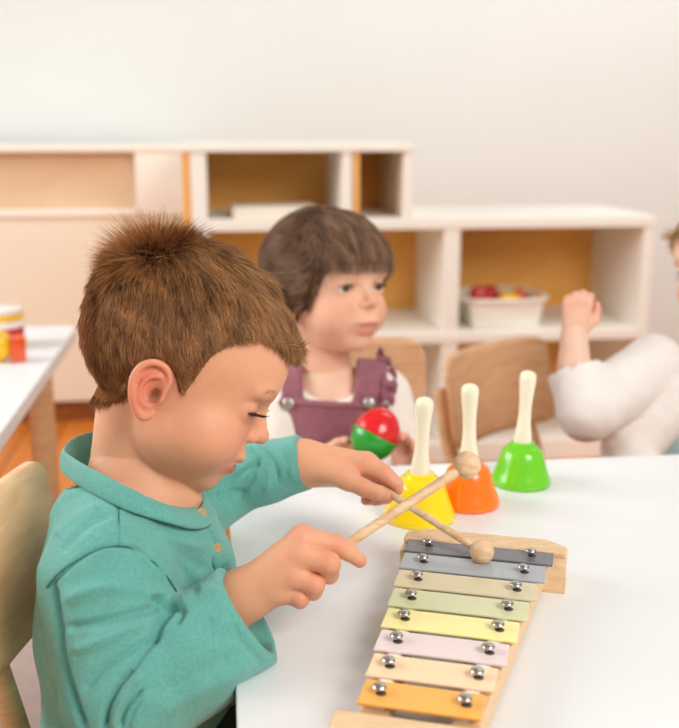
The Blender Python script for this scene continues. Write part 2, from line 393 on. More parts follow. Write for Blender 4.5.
def face_color(V, base, mz=0., lip=(206, 92, 88), blush=(222, 132, 112), brow=None, brow_w=.5):
    ay = V.copy(); ay[:, 1] = np.abs(ay[:, 1]); b = np.tile(np.array(srgb(base)), (len(V), 1))
    def mix(w, c, b): return b*(1-w[:, None])+np.array(srgb(c))*w[:, None]
    b = mix(.45*g3(ay, (6, 3.6, -4.2), (3, 2.2, 1.7)), blush, b)
    b = mix(.4*g3(ay, (8.9, 0, -3.2), (1, 1.2, .8)), blush, b)
    b = mix(.8*g3(ay, (-1.2, 7.2, -2.9), (1.8, .9, 2.6)), (226, 120, 100), b)
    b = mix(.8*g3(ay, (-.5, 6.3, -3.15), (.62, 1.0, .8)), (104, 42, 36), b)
    up = g3(ay, (7.8, .0, -5.85+mz), (1.3, 2.0, .28)); lo = g3(ay, (7.6, 0, -6.85+mz), (1.3, 1.85, .46))
    b = mix(np.clip(1.5*np.maximum(up, lo), 0, 1)*.85, lip, b)
    b = mix(np.clip(g3(ay, (6.6, 0, -6.25+mz), (.85, 1.4, .33))*1.3, 0, 1), (110, 44, 40), b)
    b = mix(np.clip(.45*g3(ay, (7.3, 3.0, -1.5), (1.2, 1.6, .45)), 0, 1), (196, 120, 100), b)
    if brow: b = mix(np.clip(brow_w*1.3*g3(ay, (7.5, 2.9, .45), (1.6, 1.5, .26)), 0, 1), brow, b)
    return b
def make_head(person, Mx, base, slit, mouth, extra=None, lo=(-11, -9, -12), hi=(11, 9, 11), h=.13, iris=(92, 74, 52), look=(0, 0), brow=(150, 104, 76), brow_w=.5, chub=1., mz=0., lip=(206, 92, 88)):
    """Mx: 3x4 (columns are metre vectors) canonical -> world. returns V(canon), Q"""
    def fn(p):
        f = head_sdf(p, slit, mouth, chub, mz)
        if extra is not None: f = extra(p, f)
        return f
    V, Q = surf(fn, lo, hi, h); V = relax(V, Q, 1, .4)
    col = face_color(V, base, mz, lip, brow=brow, brow_w=brow_w)
    return V, Q, col
def xf(V, Mx): return V@Mx[:, :3].T+Mx[:, 3]
def headmat(center, fwd, upv, s=.01):
    f = np.array(fwd, float); f /= np.linalg.norm(f); u = np.array(upv, float); u -= f*(u@f); u /= np.linalg.norm(u); l = np.cross(u, f)
    return np.concatenate([np.stack([f, l, u], 1)*s, np.array(center)[:, None]], 1)
def eyes(parent, Mx, look=(0., 0.), iris=(92, 74, 52), re=1.3):
    for sgn in (-1, 1):
        n = 40; V = []; 
        for i in range(n//2+1):
            th = math.pi*i/(n//2)
            for k in range(n): V.append((math.cos(th), math.sin(th)*math.cos(2*math.pi*k/n), math.sin(th)*math.sin(2*math.pi*k/n)))
        V = np.array(V); ang = np.degrees(np.arccos(np.clip(V[:, 0], -1, 1)))
        c = np.tile(np.array(srgb((236, 230, 226))), (len(V), 1)); c[ang < 27] = srgb(iris); c[(ang < 29) & (ang > 23)] = srgb(tuple(int(q*.5) for q in iris)); c[ang < 12] = srgb((12, 10, 10))
        ya, pa = look; Ry = rotz(ya); Rp = np.array([[math.cos(pa), 0, math.sin(pa)], [0, 1, 0], [-math.sin(pa), 0, math.cos(pa)]])
        V = (V*re)@(Ry@Rp).T+np.array([6.0, 3.0*sgn, -1.45])
        Fc = [(i*n+k, i*n+(k+1) % n, (i+1)*n+(k+1) % n, (i+1)*n+k) for i in range(n//2) for k in range(n)]
        mk('eye', xf(V, Mx), np.array(Fc), M['eyewhite'], parent, col=c)
def join(parts):
    V = []; Q = []; C = []; b = 0
    for v, q, c in parts: V.append(v); Q.append(q+b); C.append(c); b += len(v)
    return np.concatenate(V), np.concatenate(Q), np.concatenate(C)
def lashes(parent, Mx, sgns=(-1,), slit=.16, n=60, L=.75, down=.35, w=.03):
    for s in sgns:
        R0 = []; D = []
        for i in range(n):
            a = -1+2*i/(n-1); y = 3.05+1.12*a; z = -1.5-slit*.3+slit*math.sqrt(max(0, 1-a*a))*.9
            x = 6.0+math.sqrt(max(.1, 1.44**2-(y-3)**2-(z+1.45)**2))
            R0.append((x-.03, s*y, z)); D.append((.85, s*(.25+.5*a), -down+random.uniform(-.1, .1)))
        R0 = np.array(R0); D = np.array(D); N = np.tile(np.array([0.2, 0, 1.]), (len(R0), 1))
        D /= np.linalg.norm(D, axis=1, keepdims=True)
        V, Fc, _ = hair_mesh(R0, D, N, L*(.7+.5*rng.random(len(R0))), w, 4, curve=-.5, frizz=.1)
        mk('eyelashes', xf(V, Mx), Fc, M['lash'], parent)
def handmesh(palm, fingers, kp=.006, kf=.0012, h=.0008, base=(226, 172, 145), knuckle=(222, 140, 118)):
    """palm / fingers: lists of chains [(px,py,d,r_cm),...]"""
    def cv(ch): return [P(a, b, c) for a, b, c, r in ch], [r*.01 for a, b, c, r in ch]
    pc = [cv(c) for c in palm]; fcn = [cv(c) for c in fingers]
    return handmesh_w(pc, fcn, kp, kf, h, base, knuckle)
def handmesh_w(pc, fcn, kp=.006, kf=.0012, h=.0008, base=(226, 172, 145), knuckle=(222, 140, 118), kj=.005):
    allp = np.concatenate([np.array(c[0]) for c in pc+fcn]); lo = allp.min(0)-.02; hi = allp.max(0)+.02
    def fn(p):
        f = None
        for pts, rs in pc:
            g = chain(p, pts, rs); f = g if f is None else smin(f, g, kp)
        ff = None
        for pts, rs in fcn:
            g = chain(p, pts, rs, .0015); ff = g if ff is None else smin(ff, g, kf)
        # blend the fingers into the palm
        return smin(f, ff, kj)
    V, Q = surf(fn, lo, hi, h); V = relax(V, Q, 1, .4)
    col = np.tile(np.array(srgb(base)), (len(V), 1)); kc = np.array(srgb(knuckle))
    for pts, rs in fcn:
        for j, w in [(0, .25), (1, .5), (len(pts)-1, .55)]:
            g = np.exp(-(np.linalg.norm(V-np.array(pts[j]), axis=1)/(rs[j]*1.35))**4)*w
            col = col*(1-g[:, None])+kc*g[:, None]
    return V, Q, col
def auto_hand(wrist, dr, nrm, s=1., curl=.5, side=1, h=.0014, thumb=.6, **kw):
    """wrist point, direction, back-of-hand normal; side=+1 thumb on cross(dr,nrm)"""
    dr = np.array(dr, float); dr /= np.linalg.norm(dr); nr = np.array(nrm, float); nr -= dr*(nr@dr); nr /= np.linalg.norm(nr); sd = np.cross(dr, nr)*side
    wrist = np.array(wrist); w = s*.01; pc = []; fc = []
    for i, (o, L0, L1) in enumerate([(1.5, 4.6, 3.6), (.5, 4.8, 4.0), (-.5, 4.6, 3.7), (-1.45, 4.2, 2.9)]):
        mcp = wrist+dr*L0*w+sd*o*w; pc.append(([wrist+sd*o*.4*w, mcp], [1.25*w, .8*w]))
        pts = [mcp]; a = 0; q = mcp
        for j, fr in enumerate((.45, .32, .25)):
            a += curl*(.9 if j == 0 else 1.0); q = q+(dr*math.cos(a)-nr*math.sin(a))*L1*fr*w+sd*.04*o*w; pts.append(q)
        fc.append((pts, [.75*w, .68*w, .6*w, .48*w]))
    t0 = wrist+sd*1.0*w+dr*.8*w-nr*.4*w; t1 = t0+(dr*.75+sd*.8-nr*.3)*2.0*w; t2 = t1+(dr*1.0+sd*(.25-.5*thumb)-nr*.4)*1.6*w; t3 = t2+(dr*.9-sd*.35*thumb-nr*.4)*1.2*w
    pc.append(([wrist, t0, t1], [1.1*w, 1.0*w, .8*w])); fc.append(([t1, t2, t3], [.78*w, .68*w, .52*w]))
    return handmesh_w(pc, fc, .5*w, .08*w, h, kj=.4*w, **kw)

# ================================================================== THE SETTING
def struct(name, mb, m, bevel=0): return tag(mb.build(name, m, None, bevel), kind='structure')
BW = 3.62                                     # wall behind the shelves
struct('floor', MB().box((-2.4, -1.2, -.05), (3.6, BW+.1, 0)), M['floor'])
struct('wall_back', MB().box((-2.4, BW, 0), (3.6, BW+.1, 2.7)), M['wall'])
struct('wall_left', MB().box((-2.5, -1.2, 0), (-2.4, .2, 2.7)).box((-2.5, 2.9, 0), (-2.4, BW+.1, 2.7)).box((-2.5, .2, 0), (-2.4, 2.9, .7)).box((-2.5, .2, 2.3), (-2.4, 2.9, 2.7)), M['wall_side'])
w = struct('window_1', MB().box((-2.49, .2, .7), (-2.41, 2.9, .76)).box((-2.49, .2, 2.24), (-2.41, 2.9, 2.3)).box((-2.49, .2, .76), (-2.41, .26, 2.24)).box((-2.49, 2.84, .76), (-2.41, 2.9, 2.24)).box((-2.48, 1.52, .76), (-2.42, 1.58, 2.24)), M['cream_w'], .004)

M['glass'] = mat('window_glass', (245, 250, 252), .02, spec=.5); M['glass'].node_tree.nodes['Principled BSDF'].inputs['Transmission Weight'].default_value = 1.
MB().box((-2.453, .26, .76), (-2.447, 1.52, 2.24)).build('pane', M['glass'], w); MB().box((-2.453, 1.58, .76), (-2.447, 2.84, 2.24)).build('pane', M['glass'], w)
# low cream cabinet on the left, with a plinth
D0 = 3.13                                     # its front plane (y)
def X(px, y, z):                              # x of the point seen at pixel column px on plane y at height z
    a, b = -3., 4.
    for _ in range(50):
        m_ = (a+b)/2; q = np.array([m_, y, z]); v = q-CAM; u = 339.5+F*(v@RT)/(v@FW)
        if u < px: a = m_
        else: b = m_
    return (a+b)/2
def Z(py, px, y):
    v = (px-339.5)/F*RT+(364-py)/F*UP+FW; return CAM[2]+v[2]*(y/v[1])
zb = Z(402, 60, D0); zl = Z(210, 60, D0); zt = Z(152, 60, D0)
x0 = -1.5; x1 = X(137, D0, zl); x2 = X(193, D0, .5)
cab = empty('low_cabinet', ((x0+x2)/2, D0+.2, 0), 'long cream cabinet behind the boy with a tan niche along its top', 'cabinet')
MB().box((x0, D0+.02, 0), (x2, D0+.42, zb)).build('plinth', M['base'], cab)
MB().box((x0, D0, zb), (x2, D0+.42, zl-.02)).build('front_panel', M['cream'], cab, .004)
MB().box((x0, D0-.012, zl-.02), (x1, D0+.42, zl)).build('niche_board', M['cream_w'], cab, .003)
MB().box((x0, D0+.05, zl), (x1, D0+.07, zt)).build('niche_back', M['tan'], cab)
MB().box((x1, D0-.006, zl-.02), (x2, D0+.42, zt)).build('end_panel', M['cream_w'], cab, .004)
MB().box((x0, D0-.012, zt), (x2, D0+.42, zt+.022)).build('top_board', M['cream_w'], cab, .004)

# shelf unit
S0 = 2.60; T_ = .03
xa = X(193, S0, .6); xb = X(209, S0, .6)
zB = Z(224, 400, S0); zL = Z(337, 480, S0); zT = Z(152, 270, S0); zP = Z(441, 500, S0)-.03
xm = X(347, S0, .75); xc = X(451, S0, .45); xr = X(640, S0, .45)
sh = empty('shelf_unit', ((xa+xr)/2, S0+.2, 0), 'tall stepped cubby shelf with cream boards and honey-coloured back behind the children', 'shelf')
def bd(n, lo, hi, m, bev=.003): return MB().box(lo, hi).build(n, M[m], sh, bev)
dep = S0+.40
bd('side_panel', (xa-.022, S0+.0, 0), (xa, dep, zT), 'shelf_side')
bd('side_panel', (xa, S0, 0), (xb, dep, zT), 'cream_w')
bd('divider', (xm-.012, S0, zB+T_/2), (xm+.014, dep, zT), 'cream_w')
bd('divider', (xm+.016, S0+.004, zB+T_/2), (xm+.034, dep, zT), 'shelf_side')
bd('divider', (xc-.022, S0, 0), (xc+.022, dep, zB+.0), 'cream_w')
bd('side_panel', (X(404, S0, .8), S0, zB+T_/2), (X(404, S0, .8)+.024, dep, zT), 'cream_w')
bd('side_panel', (xr, S0, 0), (xr+.03, dep, zB), 'cream_w')
bd('shelf_board', (xb, S0-.004, zB-T_/2), (xr+.03, dep, zB+T_/2), 'cream_w')
bd('shelf_board', (xb, S0-.004, zL-T_/2), (xr, dep, zL+T_/2), 'cream_w')
bd('bottom_board', (xb, S0-.004, 0), (xr, dep, zP+.03), 'cream_w')
bd('top_board', (xa-.022, S0-.006, zT), (X(404, S0, .8)+.024, dep, zT+.022), 'cream_w')
bd('back_panel', (xb, dep-.02, zB), (X(404, S0, .8), dep-.008, zT), 'shelf_back', 0)
bd('back_panel', (xb, dep-.02, .04), (xr, dep-.008, zB), 'shelf_back', 0)
# flat stack of books on the upper board
bx = X(232, S0+.1, zB); zz = zB+T_/2+.0005
M['book_a'] = mat('book_cream', (244, 232, 214), .7); M['book_b'] = mat('book_buff', (232, 206, 170), .7); M['page'] = mat('book_pages', (246, 242, 232), .8)
for i, (w_, c, t, lb) in enumerate([(.25, 'book_b', .016, 'buff flat book on the upper board behind the girl, lower of the two'), (.22, 'book_a', .014, 'cream flat book lying on top of the buff one on the upper board')]):
    b = empty('book', (bx+.16, S0+.13, zz), lb, 'book', 'flat books on the upper shelf board')
    MB().box((bx+.0, S0+.03, zz), (bx+w_, S0+.2, zz+.002)).box((bx, S0+.03, zz+t-.002), (bx+w_, S0+.2, zz+t)).box((bx, S0+.197, zz), (bx+w_, S0+.2, zz+t)).build('cover', M[c], b)
    MB().box((bx+.003, S0+.033, zz+.002), (bx+w_-.003, S0+.197, zz+t-.002)).build('pages', M['page'], b)
    zz += t
# basket of toys
k0 = X(467, S0+.06, zL); k1 = X(540, S0+.06, zL); kz = zL+T_/2+.001
bk = empty('toy_basket', ((k0+k1)/2, S0+.12, kz), 'cream woven basket full of toys in the right cubby', 'basket')
def basket():
    mb = MB(); n = 4; V = []; w_ = (k1-k0)/2; cx = (k0+k1)/2; cy = S0+.13
    def ring(z, s, ins=0): return [(cx+sx*(w_*s-ins), cy+sy*(.095*s-ins), z) for sx, sy in ((-1, -1), (1, -1), (1, 1), (-1, 1))]
    R_ = [ring(kz, .9), ring(kz+.075, 1.0), ring(kz+.075, 1.0, .006), ring(kz+.006, .9, .006)]
    for q in R_: V += q
    Fc = [(0, 3, 2, 1)]+[(j*4+k, j*4+(k+1) % 4, (j+1)*4+(k+1) % 4, (j+1)*4+k) for j in range(3) for k in range(4)]+[(12, 13, 14, 15)]
    mb.add(V, Fc); return mb
basket().build('basket_body', M['cream_w'], bk, .003)
pr = np.array([[k0+.0, S0+.035, kz+.078], [k1, S0+.035, kz+.078], [k1, S0+.225, kz+.078], [k0, S0+.225, kz+.078]])
V, Fc = sweep(catmull(pr, 4, True), .006, .006, 8, True); mk('rim', V, Fc, M['shelf'], bk)
def ico(c, r, R=None, n=16, sq=2.4):
    V = []
    for i in range(n//2+1):
        th = math.pi*i/(n//2)
        for k in range(n): V.append((math.sin(th)*math.cos(2*math.pi*k/n), math.sin(th)*math.sin(2*math.pi*k/n), math.cos(th)))
    V = np.array(V); V = np.sign(V)*np.abs(V)**(2/sq)*np.array(r)
    if R is not None: V = V@np.array(R).T
    return V+np.array(c), [(i*n+k, (i+1)*n+k, (i+1)*n+(k+1) % n, i*n+(k+1) % n) for i in range(n//2) for k in range(n)]
for i, (u, v, c, lb, r) in enumerate([(.2, -.03, 'toy_red', 'red toy block sticking up at the left of the basket in the cubby', (.028, .024, .028)), (.42, .02, 'toy_red', 'darker red ball behind the yellow toys in the cubby basket', (.026, .026, .026)), (.6, -.03, 'toy_yellow', 'yellow toy block in the middle of the cubby basket', (.03, .025, .02)), (.8, .01, 'toy_orange', 'orange toy ball at the right of the cubby basket', (.022, .022, .022))]):
    cx = k0+(k1-k0)*u; q = ico((cx, S0+.13+v, kz+.006+r[2]+.045), r, None, 16, 3.2 if i in (0, 2) else 2)
    tag(mk('toy_block' if i in (0, 2) else 'toy_ball', q[0], q[1], M[c]), lb, 'toy', 'toys in the cubby basket')
tag(MB().box((k0+.02, S0+.06, kz+.007), (k1-.02, S0+.2, kz+.05)).build('folded_cloth', M['felt'], None, .006), 'pale folded cloth lying under the toys inside the cream basket', 'cloth')

# ------------------------------------------------------------------ tables
def table(name, lo, hi, z, label, legs, legm='beech'):
    t = empty(name, ((lo[0]+hi[0])/2, (lo[1]+hi[1])/2, 0), label, 'table')
    def rr(r, n=6):
        pts = []
        for cx, cy, a0 in ((hi[0]-r, hi[1]-r, 0), (lo[0]+r, hi[1]-r, 90), (lo[0]+r, lo[1]+r, 180), (hi[0]-r, lo[1]+r, 270)):
            for k in range(n+1):
                a = math.radians(a0+90*k/n); pts.append((cx+r*math.cos(a), cy+r*math.sin(a)))
        return pts
    tp = MB().prism(rr(.03), z-.022, z).build('tabletop', M['top'], t, .0015)
    MB().prism([(p[0], p[1]) for p in rr(.03)], z-.0235, z-.0221).build('edge_band', M['edge'], tp)
    for x, y in legs:
        MB().prism([(x+.026*math.cos(2*math.pi*k/16), y+.026*math.sin(2*math.pi*k/16)) for k in range(16)], 0, z-.0236).build('leg', M[legm], t)
    for y in (lo[1]+.08, hi[1]-.1): MB().box((lo[0]+.08, y, z-.07), (hi[0]-.08, y+.02, z-.0236)).build('apron', M[legm], t)
    return t
TE = .0032; TY = 1.165
table('activity_table', (TE, .42), (1.25, TY), .5, 'large white-topped activity table carrying the bells and the xylophone', [(TE+.1, .5), (1.17, .5), (1.17, TY-.08), (TE+.12, TY-.12)])
LX = -.305
table('side_table', (-1.15, 1.18), (LX, 2.15), .5, 'white-topped wooden table at the left behind the boy, with blocks on it', [(LX-.065, 2.03), (-1.07, 2.03), (LX-.08, 1.25), (-1.07, 1.25)])
# toys on the side table
def disc(name, px, py, r, h, m, label, z=.5, group='stacking toys on the side table'):
    c = T(px, py, z); o = MB().lathe([(r*.9, 0), (r, h*.15), (r, h*.85), (r*.9, h)], c, 28).build(name, M[m], None, 0, True)
    return tag(o, label, 'toy', group), c
o, c = disc('toy_disc', 3, 346, .045, .016, 'toy_yellow', 'flat yellow disc at the bottom of the stack on the left table')
base = c
for h0, h, r, m, lb in [(.016, .022, .042, 'toy_red', 'dark red disc near the bottom of the stack on the left table'), (.038, .015, .043, 'toy_white', 'white disc in the middle of the stack on the left table'), (.053, .012, .044, 'toy_yellow', 'thin yellow disc below the topmost in the stack on the left table'), (.065, .012, .043, 'toy_white', 'white disc topmost of the stack on the left table')]:
    tag(MB().lathe([(r*.9, 0), (r, h*.15), (r, h*.85), (r*.9, h)], base+np.array([0, 0, h0]), 28).build('toy_disc', M[m], None, 0, True), lb, 'toy', 'stacking toys on the side table')
c = T(18, 361, .5); tag(MB().box((-.012, -.012, 0), (.014, .012, .045), rotz(.3), c).build('toy_block', M['toy_orange'], None, .002), 'small upright orange block at the right of the stack on the left table', 'toy')
c = T(2, 360, .5)
q = ico(c+np.array([-.005, -.01, .029]), (.027, .024, .029)); tag(mk('toy_ball', q[0], q[1], M['toy_yellow']), 'rounded yellow wooden toy in front of the stack on the left table', 'toy')

# ------------------------------------------------------------------ chairs
def slab(cx, w, h, t, z0, curve=.0, r=.035, n=14, top=.0):
    """curved plywood back, built around x=cx plane: width along y, height z; returns verts, faces"""
    V = []; 
    def outline():
        pts = []
        for sx, sz, a0 in ((1, 1, 0), (-1, 1, 90), (-1, -1, 180), (1, -1, 270)):
            for k in range(7):
                a = math.radians(a0+90*k/6); pts.append((sx*(w/2-r)+r*math.cos(a), sz*(h/2-r)+r*math.sin(a)))
        return pts
    return outline()
def chair(name, loc, ang, label, sh=.29, bw=.31, bh=.15, bz=.53, seatw=.31, m='beech_x', legm='beech', group=None, lean=.06, straight=True, bcurve=.03, rr_=.03):
    """faces +x before turning by ang"""
    t = empty(name, (loc[0], loc[1], 0), label, 'chair', group); R = rotz(ang); o = np.array([loc[0], loc[1], 0])
    # seat
    n = 5; pts = []
    s = seatw/2; r = .04
    for cx, cy, a0 in ((s-r, s-r, 0), (-s+r, s-r, 90), (-s+r, -s+r, 180), (s-r, -s+r, 270)):
        for k in range(n+1):
            a = math.radians(a0+90*k/n); pts.append((cx+r*math.cos(a), cy+r*math.sin(a)))
    MB().prism(pts, sh-.014, sh, R, o).build('seat', M[m], t, .003)
    # back rest: grid of points, curved in plan
    W, H = 33, 17; V = []; Fc = []; th = .011
    for side in (0, 1):
        for i in range(W):
            for j in range(H):
                a = -1+2*i/(W-1); b = -1+2*j/(H-1); y = a*bw/2; z = b*bh/2
                # round the corners
                ey = max(0, abs(y)-(bw/2-rr_)); ez = max(0, abs(z)-(bh/2-rr_)); d = math.hypot(ey, ez)
                if d > rr_ and ey > 0 and ez > 0:
                    y = math.copysign(bw/2-rr_+ey*rr_/d, y); z = math.copysign(bh/2-rr_+ez*rr_/d, z)
                x = -s-.03+bcurve*a*a-lean*(b+1)*.5*bh/.15+(th if side else 0); V.append((x, y, bz+z))
    g = W*H
    for i in range(W-1):
        for j in range(H-1):
            p = i*H+j; Fc.append((p, p+1, p+H+1, p+H)); Fc.append((g+p, g+p+H, g+p+H+1, g+p+1))
    bd_ = [i*H for i in range(W)]+[(W-1)*H+j for j in range(1, H)]+[i*H+H-1 for i in range(W-2, -1, -1)]+[j for j in range(H-2, 0, -1)]
    for k in range(len(bd_)):
        a, b = bd_[k], bd_[(k+1) % len(bd_)]; Fc.append((a, b, g+b, g+a))
    mk('backrest', np.array(V)@R.T+o, Fc, M[m], t)
    for sy in (-1, 1):
        q = [(-s-.03, sy*(s-.03), 0), (-s-.008, sy*(s-.03), sh-.02), (-s-.045, sy*(s-.035), bz-bh*.4), (-s-.052-lean*.4, sy*(s-.04), bz+bh*.1)]
        q = catmull(q, 5)+np.array([0, 0, .0]); V, Fc = sweep(q@R.T+o, .013, .013, 10, upv=(1, .2, 0)); mk('leg', V, Fc, M[legm], t)
        q = np.array([(s-.01, sy*(s-.03), 0), (s-.03, sy*(s-.04), sh-.015)]); V, Fc = sweep(q@R.T+o, .013, .014, 10, upv=(1, .2, 0)); mk('leg', V, Fc, M[legm], t)
    MB().box((-s+.03, -s+.03, sh-.045), (s-.04, s-.03, sh-.015), R, o).build('seat_frame', M[legm], t, .004)
    return t

# ------------------------------------------------------------------ rug
tag(MB().box((-.95, .3, 0.0005), (-.26, 1.86, .012)).build('floor_rug', M['rug'], None, .004), 'pale pinkish rug on the floor behind the boy at the left', 'rug')

# ------------------------------------------------------------------ bells
def bell(px, py, m, label, h=.142, r=.0335, tilt=0.):
    c = T(px+7, py+2, .5)+np.array([0, r*.95, 0]); b = empty('hand_bell', c, label, 'bell', 'coloured hand bells on the activity table')
    H = .055
    prof = [(r*.93, .001), (r*1.0, .0), (r*1.03, .003), (r*1.0, .008), (r*.93, .014), (r*.86, .022), (r*.78, .032), (r*.71, .041), (r*.64, .046), (r*.5, .0505), (r*.42, .052), (r*.40, .0555), (r*.3, .0565)]
    bb = MB().lathe([(a, z*.9) for a, z in prof], c, 48).build('bell_cup', M[m], b, 0, True)
    hp = [(.0105, .0555), (.0108, .058), (.0098, .066), (.0080, .078), (.0071, .092), (.0073, .104), (.0082, .117), (.0092, .127), (.0097, .133), (.0092, .1385), (.0070, .1415), (.004, .1428), (.001, .143)]
    ti = math.radians(tilt); RR = np.array([[math.cos(ti), 0, math.sin(ti)], [0, 1, 0], [-math.sin(ti), 0, math.cos(ti)]]); MB().lathe([(a, (z-.0555)*(h-.05)/.087-.001) for a, z in hp], c+np.array([0, 0, .050]), 28, RR).build('handle', M['ivory'], b, 0, True)
    return b
bell(419, 528, 'yellow_plastic', 'yellow hand bell with an ivory handle, nearest the boy behind the crossed mallets', r=.038, h=.134, tilt=2.5)
bell(468, 512, 'orange_plastic', 'orange hand bell with an ivory handle, between the yellow and green ones', r=.0345, h=.138, tilt=-1)
bell(522, 490, 'green_plastic', 'green hand bell with an ivory handle, farthest along the table', r=.0345, h=.136, tilt=2.5)

# ------------------------------------------------------------------ xylophone
XA = math.radians(-20.8); XC = np.array([.1785, .7155, .5]); XR = rotz(XA)
xy = empty('xylophone', XC, 'wooden toy xylophone with eight pastel metal bars lying on the white table', 'xylophone')
def loc3(u, v, z): return XC+np.array([u, v, z])@XR.T
names = ['charcoal', 'bluegrey', 'khaki', 'sage', 'lemon', 'lilac', 'peach', 'orange']; pitch = .0365
def off(k): return (.003-.0*(k-3.5))
vb = [3.5*pitch-k*pitch for k in range(8)]; lens = [.134-.0072*k for k in range(8)]
for k in range(8):
    L = lens[k]; w = .0325-.0003*k; ush = vb[k]*.042; o = XC
    br = MB().box((-L/2+ush, vb[k]-w/2, .0282), (L/2+ush, vb[k]+w/2, .0306), XR, o).build('tone_bar', M['bar_'+names[k]], xy, .0008)
    br['label'] = {'charcoal': 'charcoal grey bar', 'bluegrey': 'blue-grey bar', 'khaki': 'khaki beige bar', 'sage': 'pale sage green bar', 'lemon': 'lemon yellow bar', 'lilac': 'pale lilac bar', 'peach': 'peach bar', 'orange': 'orange bar'}[names[k]]
    for sx in (-1, 1):
        u = ush+sx*(L/2-L*.15); q = loc3(u, vb[k], 0)
        dk = MB().lathe([(.0038, .0306), (.0038, .03072)], loc3(u+.0012, vb[k]-.0008, 0), 24).build('screw_hole', M['dark'], br)
        dk['label'] = 'dark round hole in the bar'
        MB().lathe([(.0024, .0308), (.0024, .0340), (.0024, .0341), (.0046, .0343), (.0052, .0349), (.0050, .0358), (.0040, .0367), (.0022, .0373), (.0004, .0375)], q, 20).build('screw', M['chrome'], br, 0, True)
def trap(u0, u1, v0, v1, z0, z1, m, name, bev=.002):
    """rail running from v0 to v1; (ua, ub) at each end"""
    poly = [(u0[0]+.0055, v0), (u1[0]-.0055, v1), (u1[1]-.0055, v1), (u0[1]+.0055, v0)]
    return MB().prism(poly[::-1] if False else poly, z0, z1, XR, XC).build(name, m, xy, bev)
vT = vb[0]+.010; vB = vb[7]-.012
trap((.045, .062), (.022, .042), vT, vB, .004, .0245, M['xwood'], 'side_rail')
trap((-.060, -.040), (-.040, -.020), vT, vB, .004, .0245, M['xwood'], 'side_rail')
for s in (1, -1):
    V = [loc3(s*.0465+.0055, vb[0]+.01, .0263), loc3(s*.028-.0055, vb[7]-.012, .0263)]
    q = np.array(V); v_, f_ = sweep([q[0], q[1]], .006, .0017, 8); mk('felt_strip', v_, f_, M['felt'], xy)
def block(vc, half, depth, name='end_block', ch=.014, h=.027, uc=0.):
    p = [(-half, -depth/2), (half, -depth/2), (half, depth/2-ch), (half-ch*1.3, depth/2), (-half+ch*1.3, depth/2), (-half, depth/2-ch)]
    if vc < 0: p = [(x, -y) for x, y in p][::-1]
    return MB().prism([(x+uc, y+vc) for x, y in p], 0, h, XR, XC).build(name, M['xwood'], xy, .0028, seg=3)
block(vb[0]+.0235, .0755, .028, h=.0325, uc=.0090); block(vb[0]-.0005, .0755, .0158, 'cross_brace', .001, .0272, uc=.0090)
block(vb[7]-.0450, .057, .034, h=.0325, uc=-.002)

# ------------------------------------------------------------------ mallets
def mallet(a, b, rb, r0, r1, label):
    a = np.array(a); b = np.array(b); d = (b-a)/np.linalg.norm(b-a); m = empty('mallet', a, label, 'mallet', 'xylophone mallets in the boy\'s hands')
    V, Fc = sweep([a+(b-a)*t for t in np.linspace(0, 1, 6)], np.linspace(r0, r1, 6), np.linspace(r0, r1, 6), 16, upv=(0, 0, 1)); mk('stick', V, Fc, M['mallet'], m)
    R = frame_z(d); pr = []
    for k in range(13):
        t = math.pi*k/12; pr.append((max(.0004, rb*math.sin(t)), -rb*math.cos(t)))
    MB().lathe(pr, b, 28, R).build('mallet_head', M['mallet'], m, 0, True)
    return m
mallet(P(306, 571, .806), P(467, 465, .845), .0118, .0042, .0043, 'wooden mallet in the boy\'s near hand, head raised before the orange bell')
mallet(P(381, 488, .965), P(482, 552, .8925), .0108, .0036, .0036, 'wooden mallet in the boy\'s far hand, head over the charcoal bar')

# ================================================================== THE BOY
HC = np.array([185., 360.]); HD = .862; HS = .01*(1/11.76*HD*1000/100)*11.76/8.62*1.0
def headmat_px(px, py, d, pitch, yaw=0., roll=0., s=.01, faces=1):
    """side-on head: +x to the right of the picture (faces=1)"""
    a = math.radians(pitch); f = math.cos(a)*RT*faces+math.sin(a)*UP; u = -math.sin(a)*RT*faces+math.cos(a)*UP
    l = np.cross(u, f); y = math.radians(yaw); f2 = f*math.cos(y)+l*math.sin(y)
    return headmat(P(px, py, d), f2, u+FW*math.sin(math.radians(roll)), s)
BM = headmat_px(185, 360, HD, -25, yaw=4, s=.01)
BI = np.linalg.inv(np.vstack([BM, [0, 0, 0, 1]]))[:3]
boy = empty('person', (-.2, .80, 0), 'boy in a teal long-sleeved top sitting sideways at the table, playing with two mallets', 'person')
SKIN = (229, 168, 133)
def can(p): return BI[:, :3]@np.array(p)+BI[:, 3]
nk = [can(P(146, 412, .870)), can(P(136, 455, .872)), can(P(136, 505, .87)), can(P(136, 560, .87))]
def boy_extra(p, f):
    n = chain(p, nk, [4.3, 3.85, 4.9, 6.0]); n = smin(n, chain(p, [can(P(150, 452, .872)), can(P(157, 500, .872)), can(P(150, 540, .872))], [3.2, 3.9, 4.6]), 1.); return smin(f, n, .35)
V, Q, C = make_head(boy, BM, SKIN, .13, .34, boy_extra, lo=(-17, -9, -22), hi=(11, 9, 11), h=.12, brow=(176, 124, 92), brow_w=.5, chub=1.08)
head = (xf(V, BM), Q, C); headV, headQ = V, Q
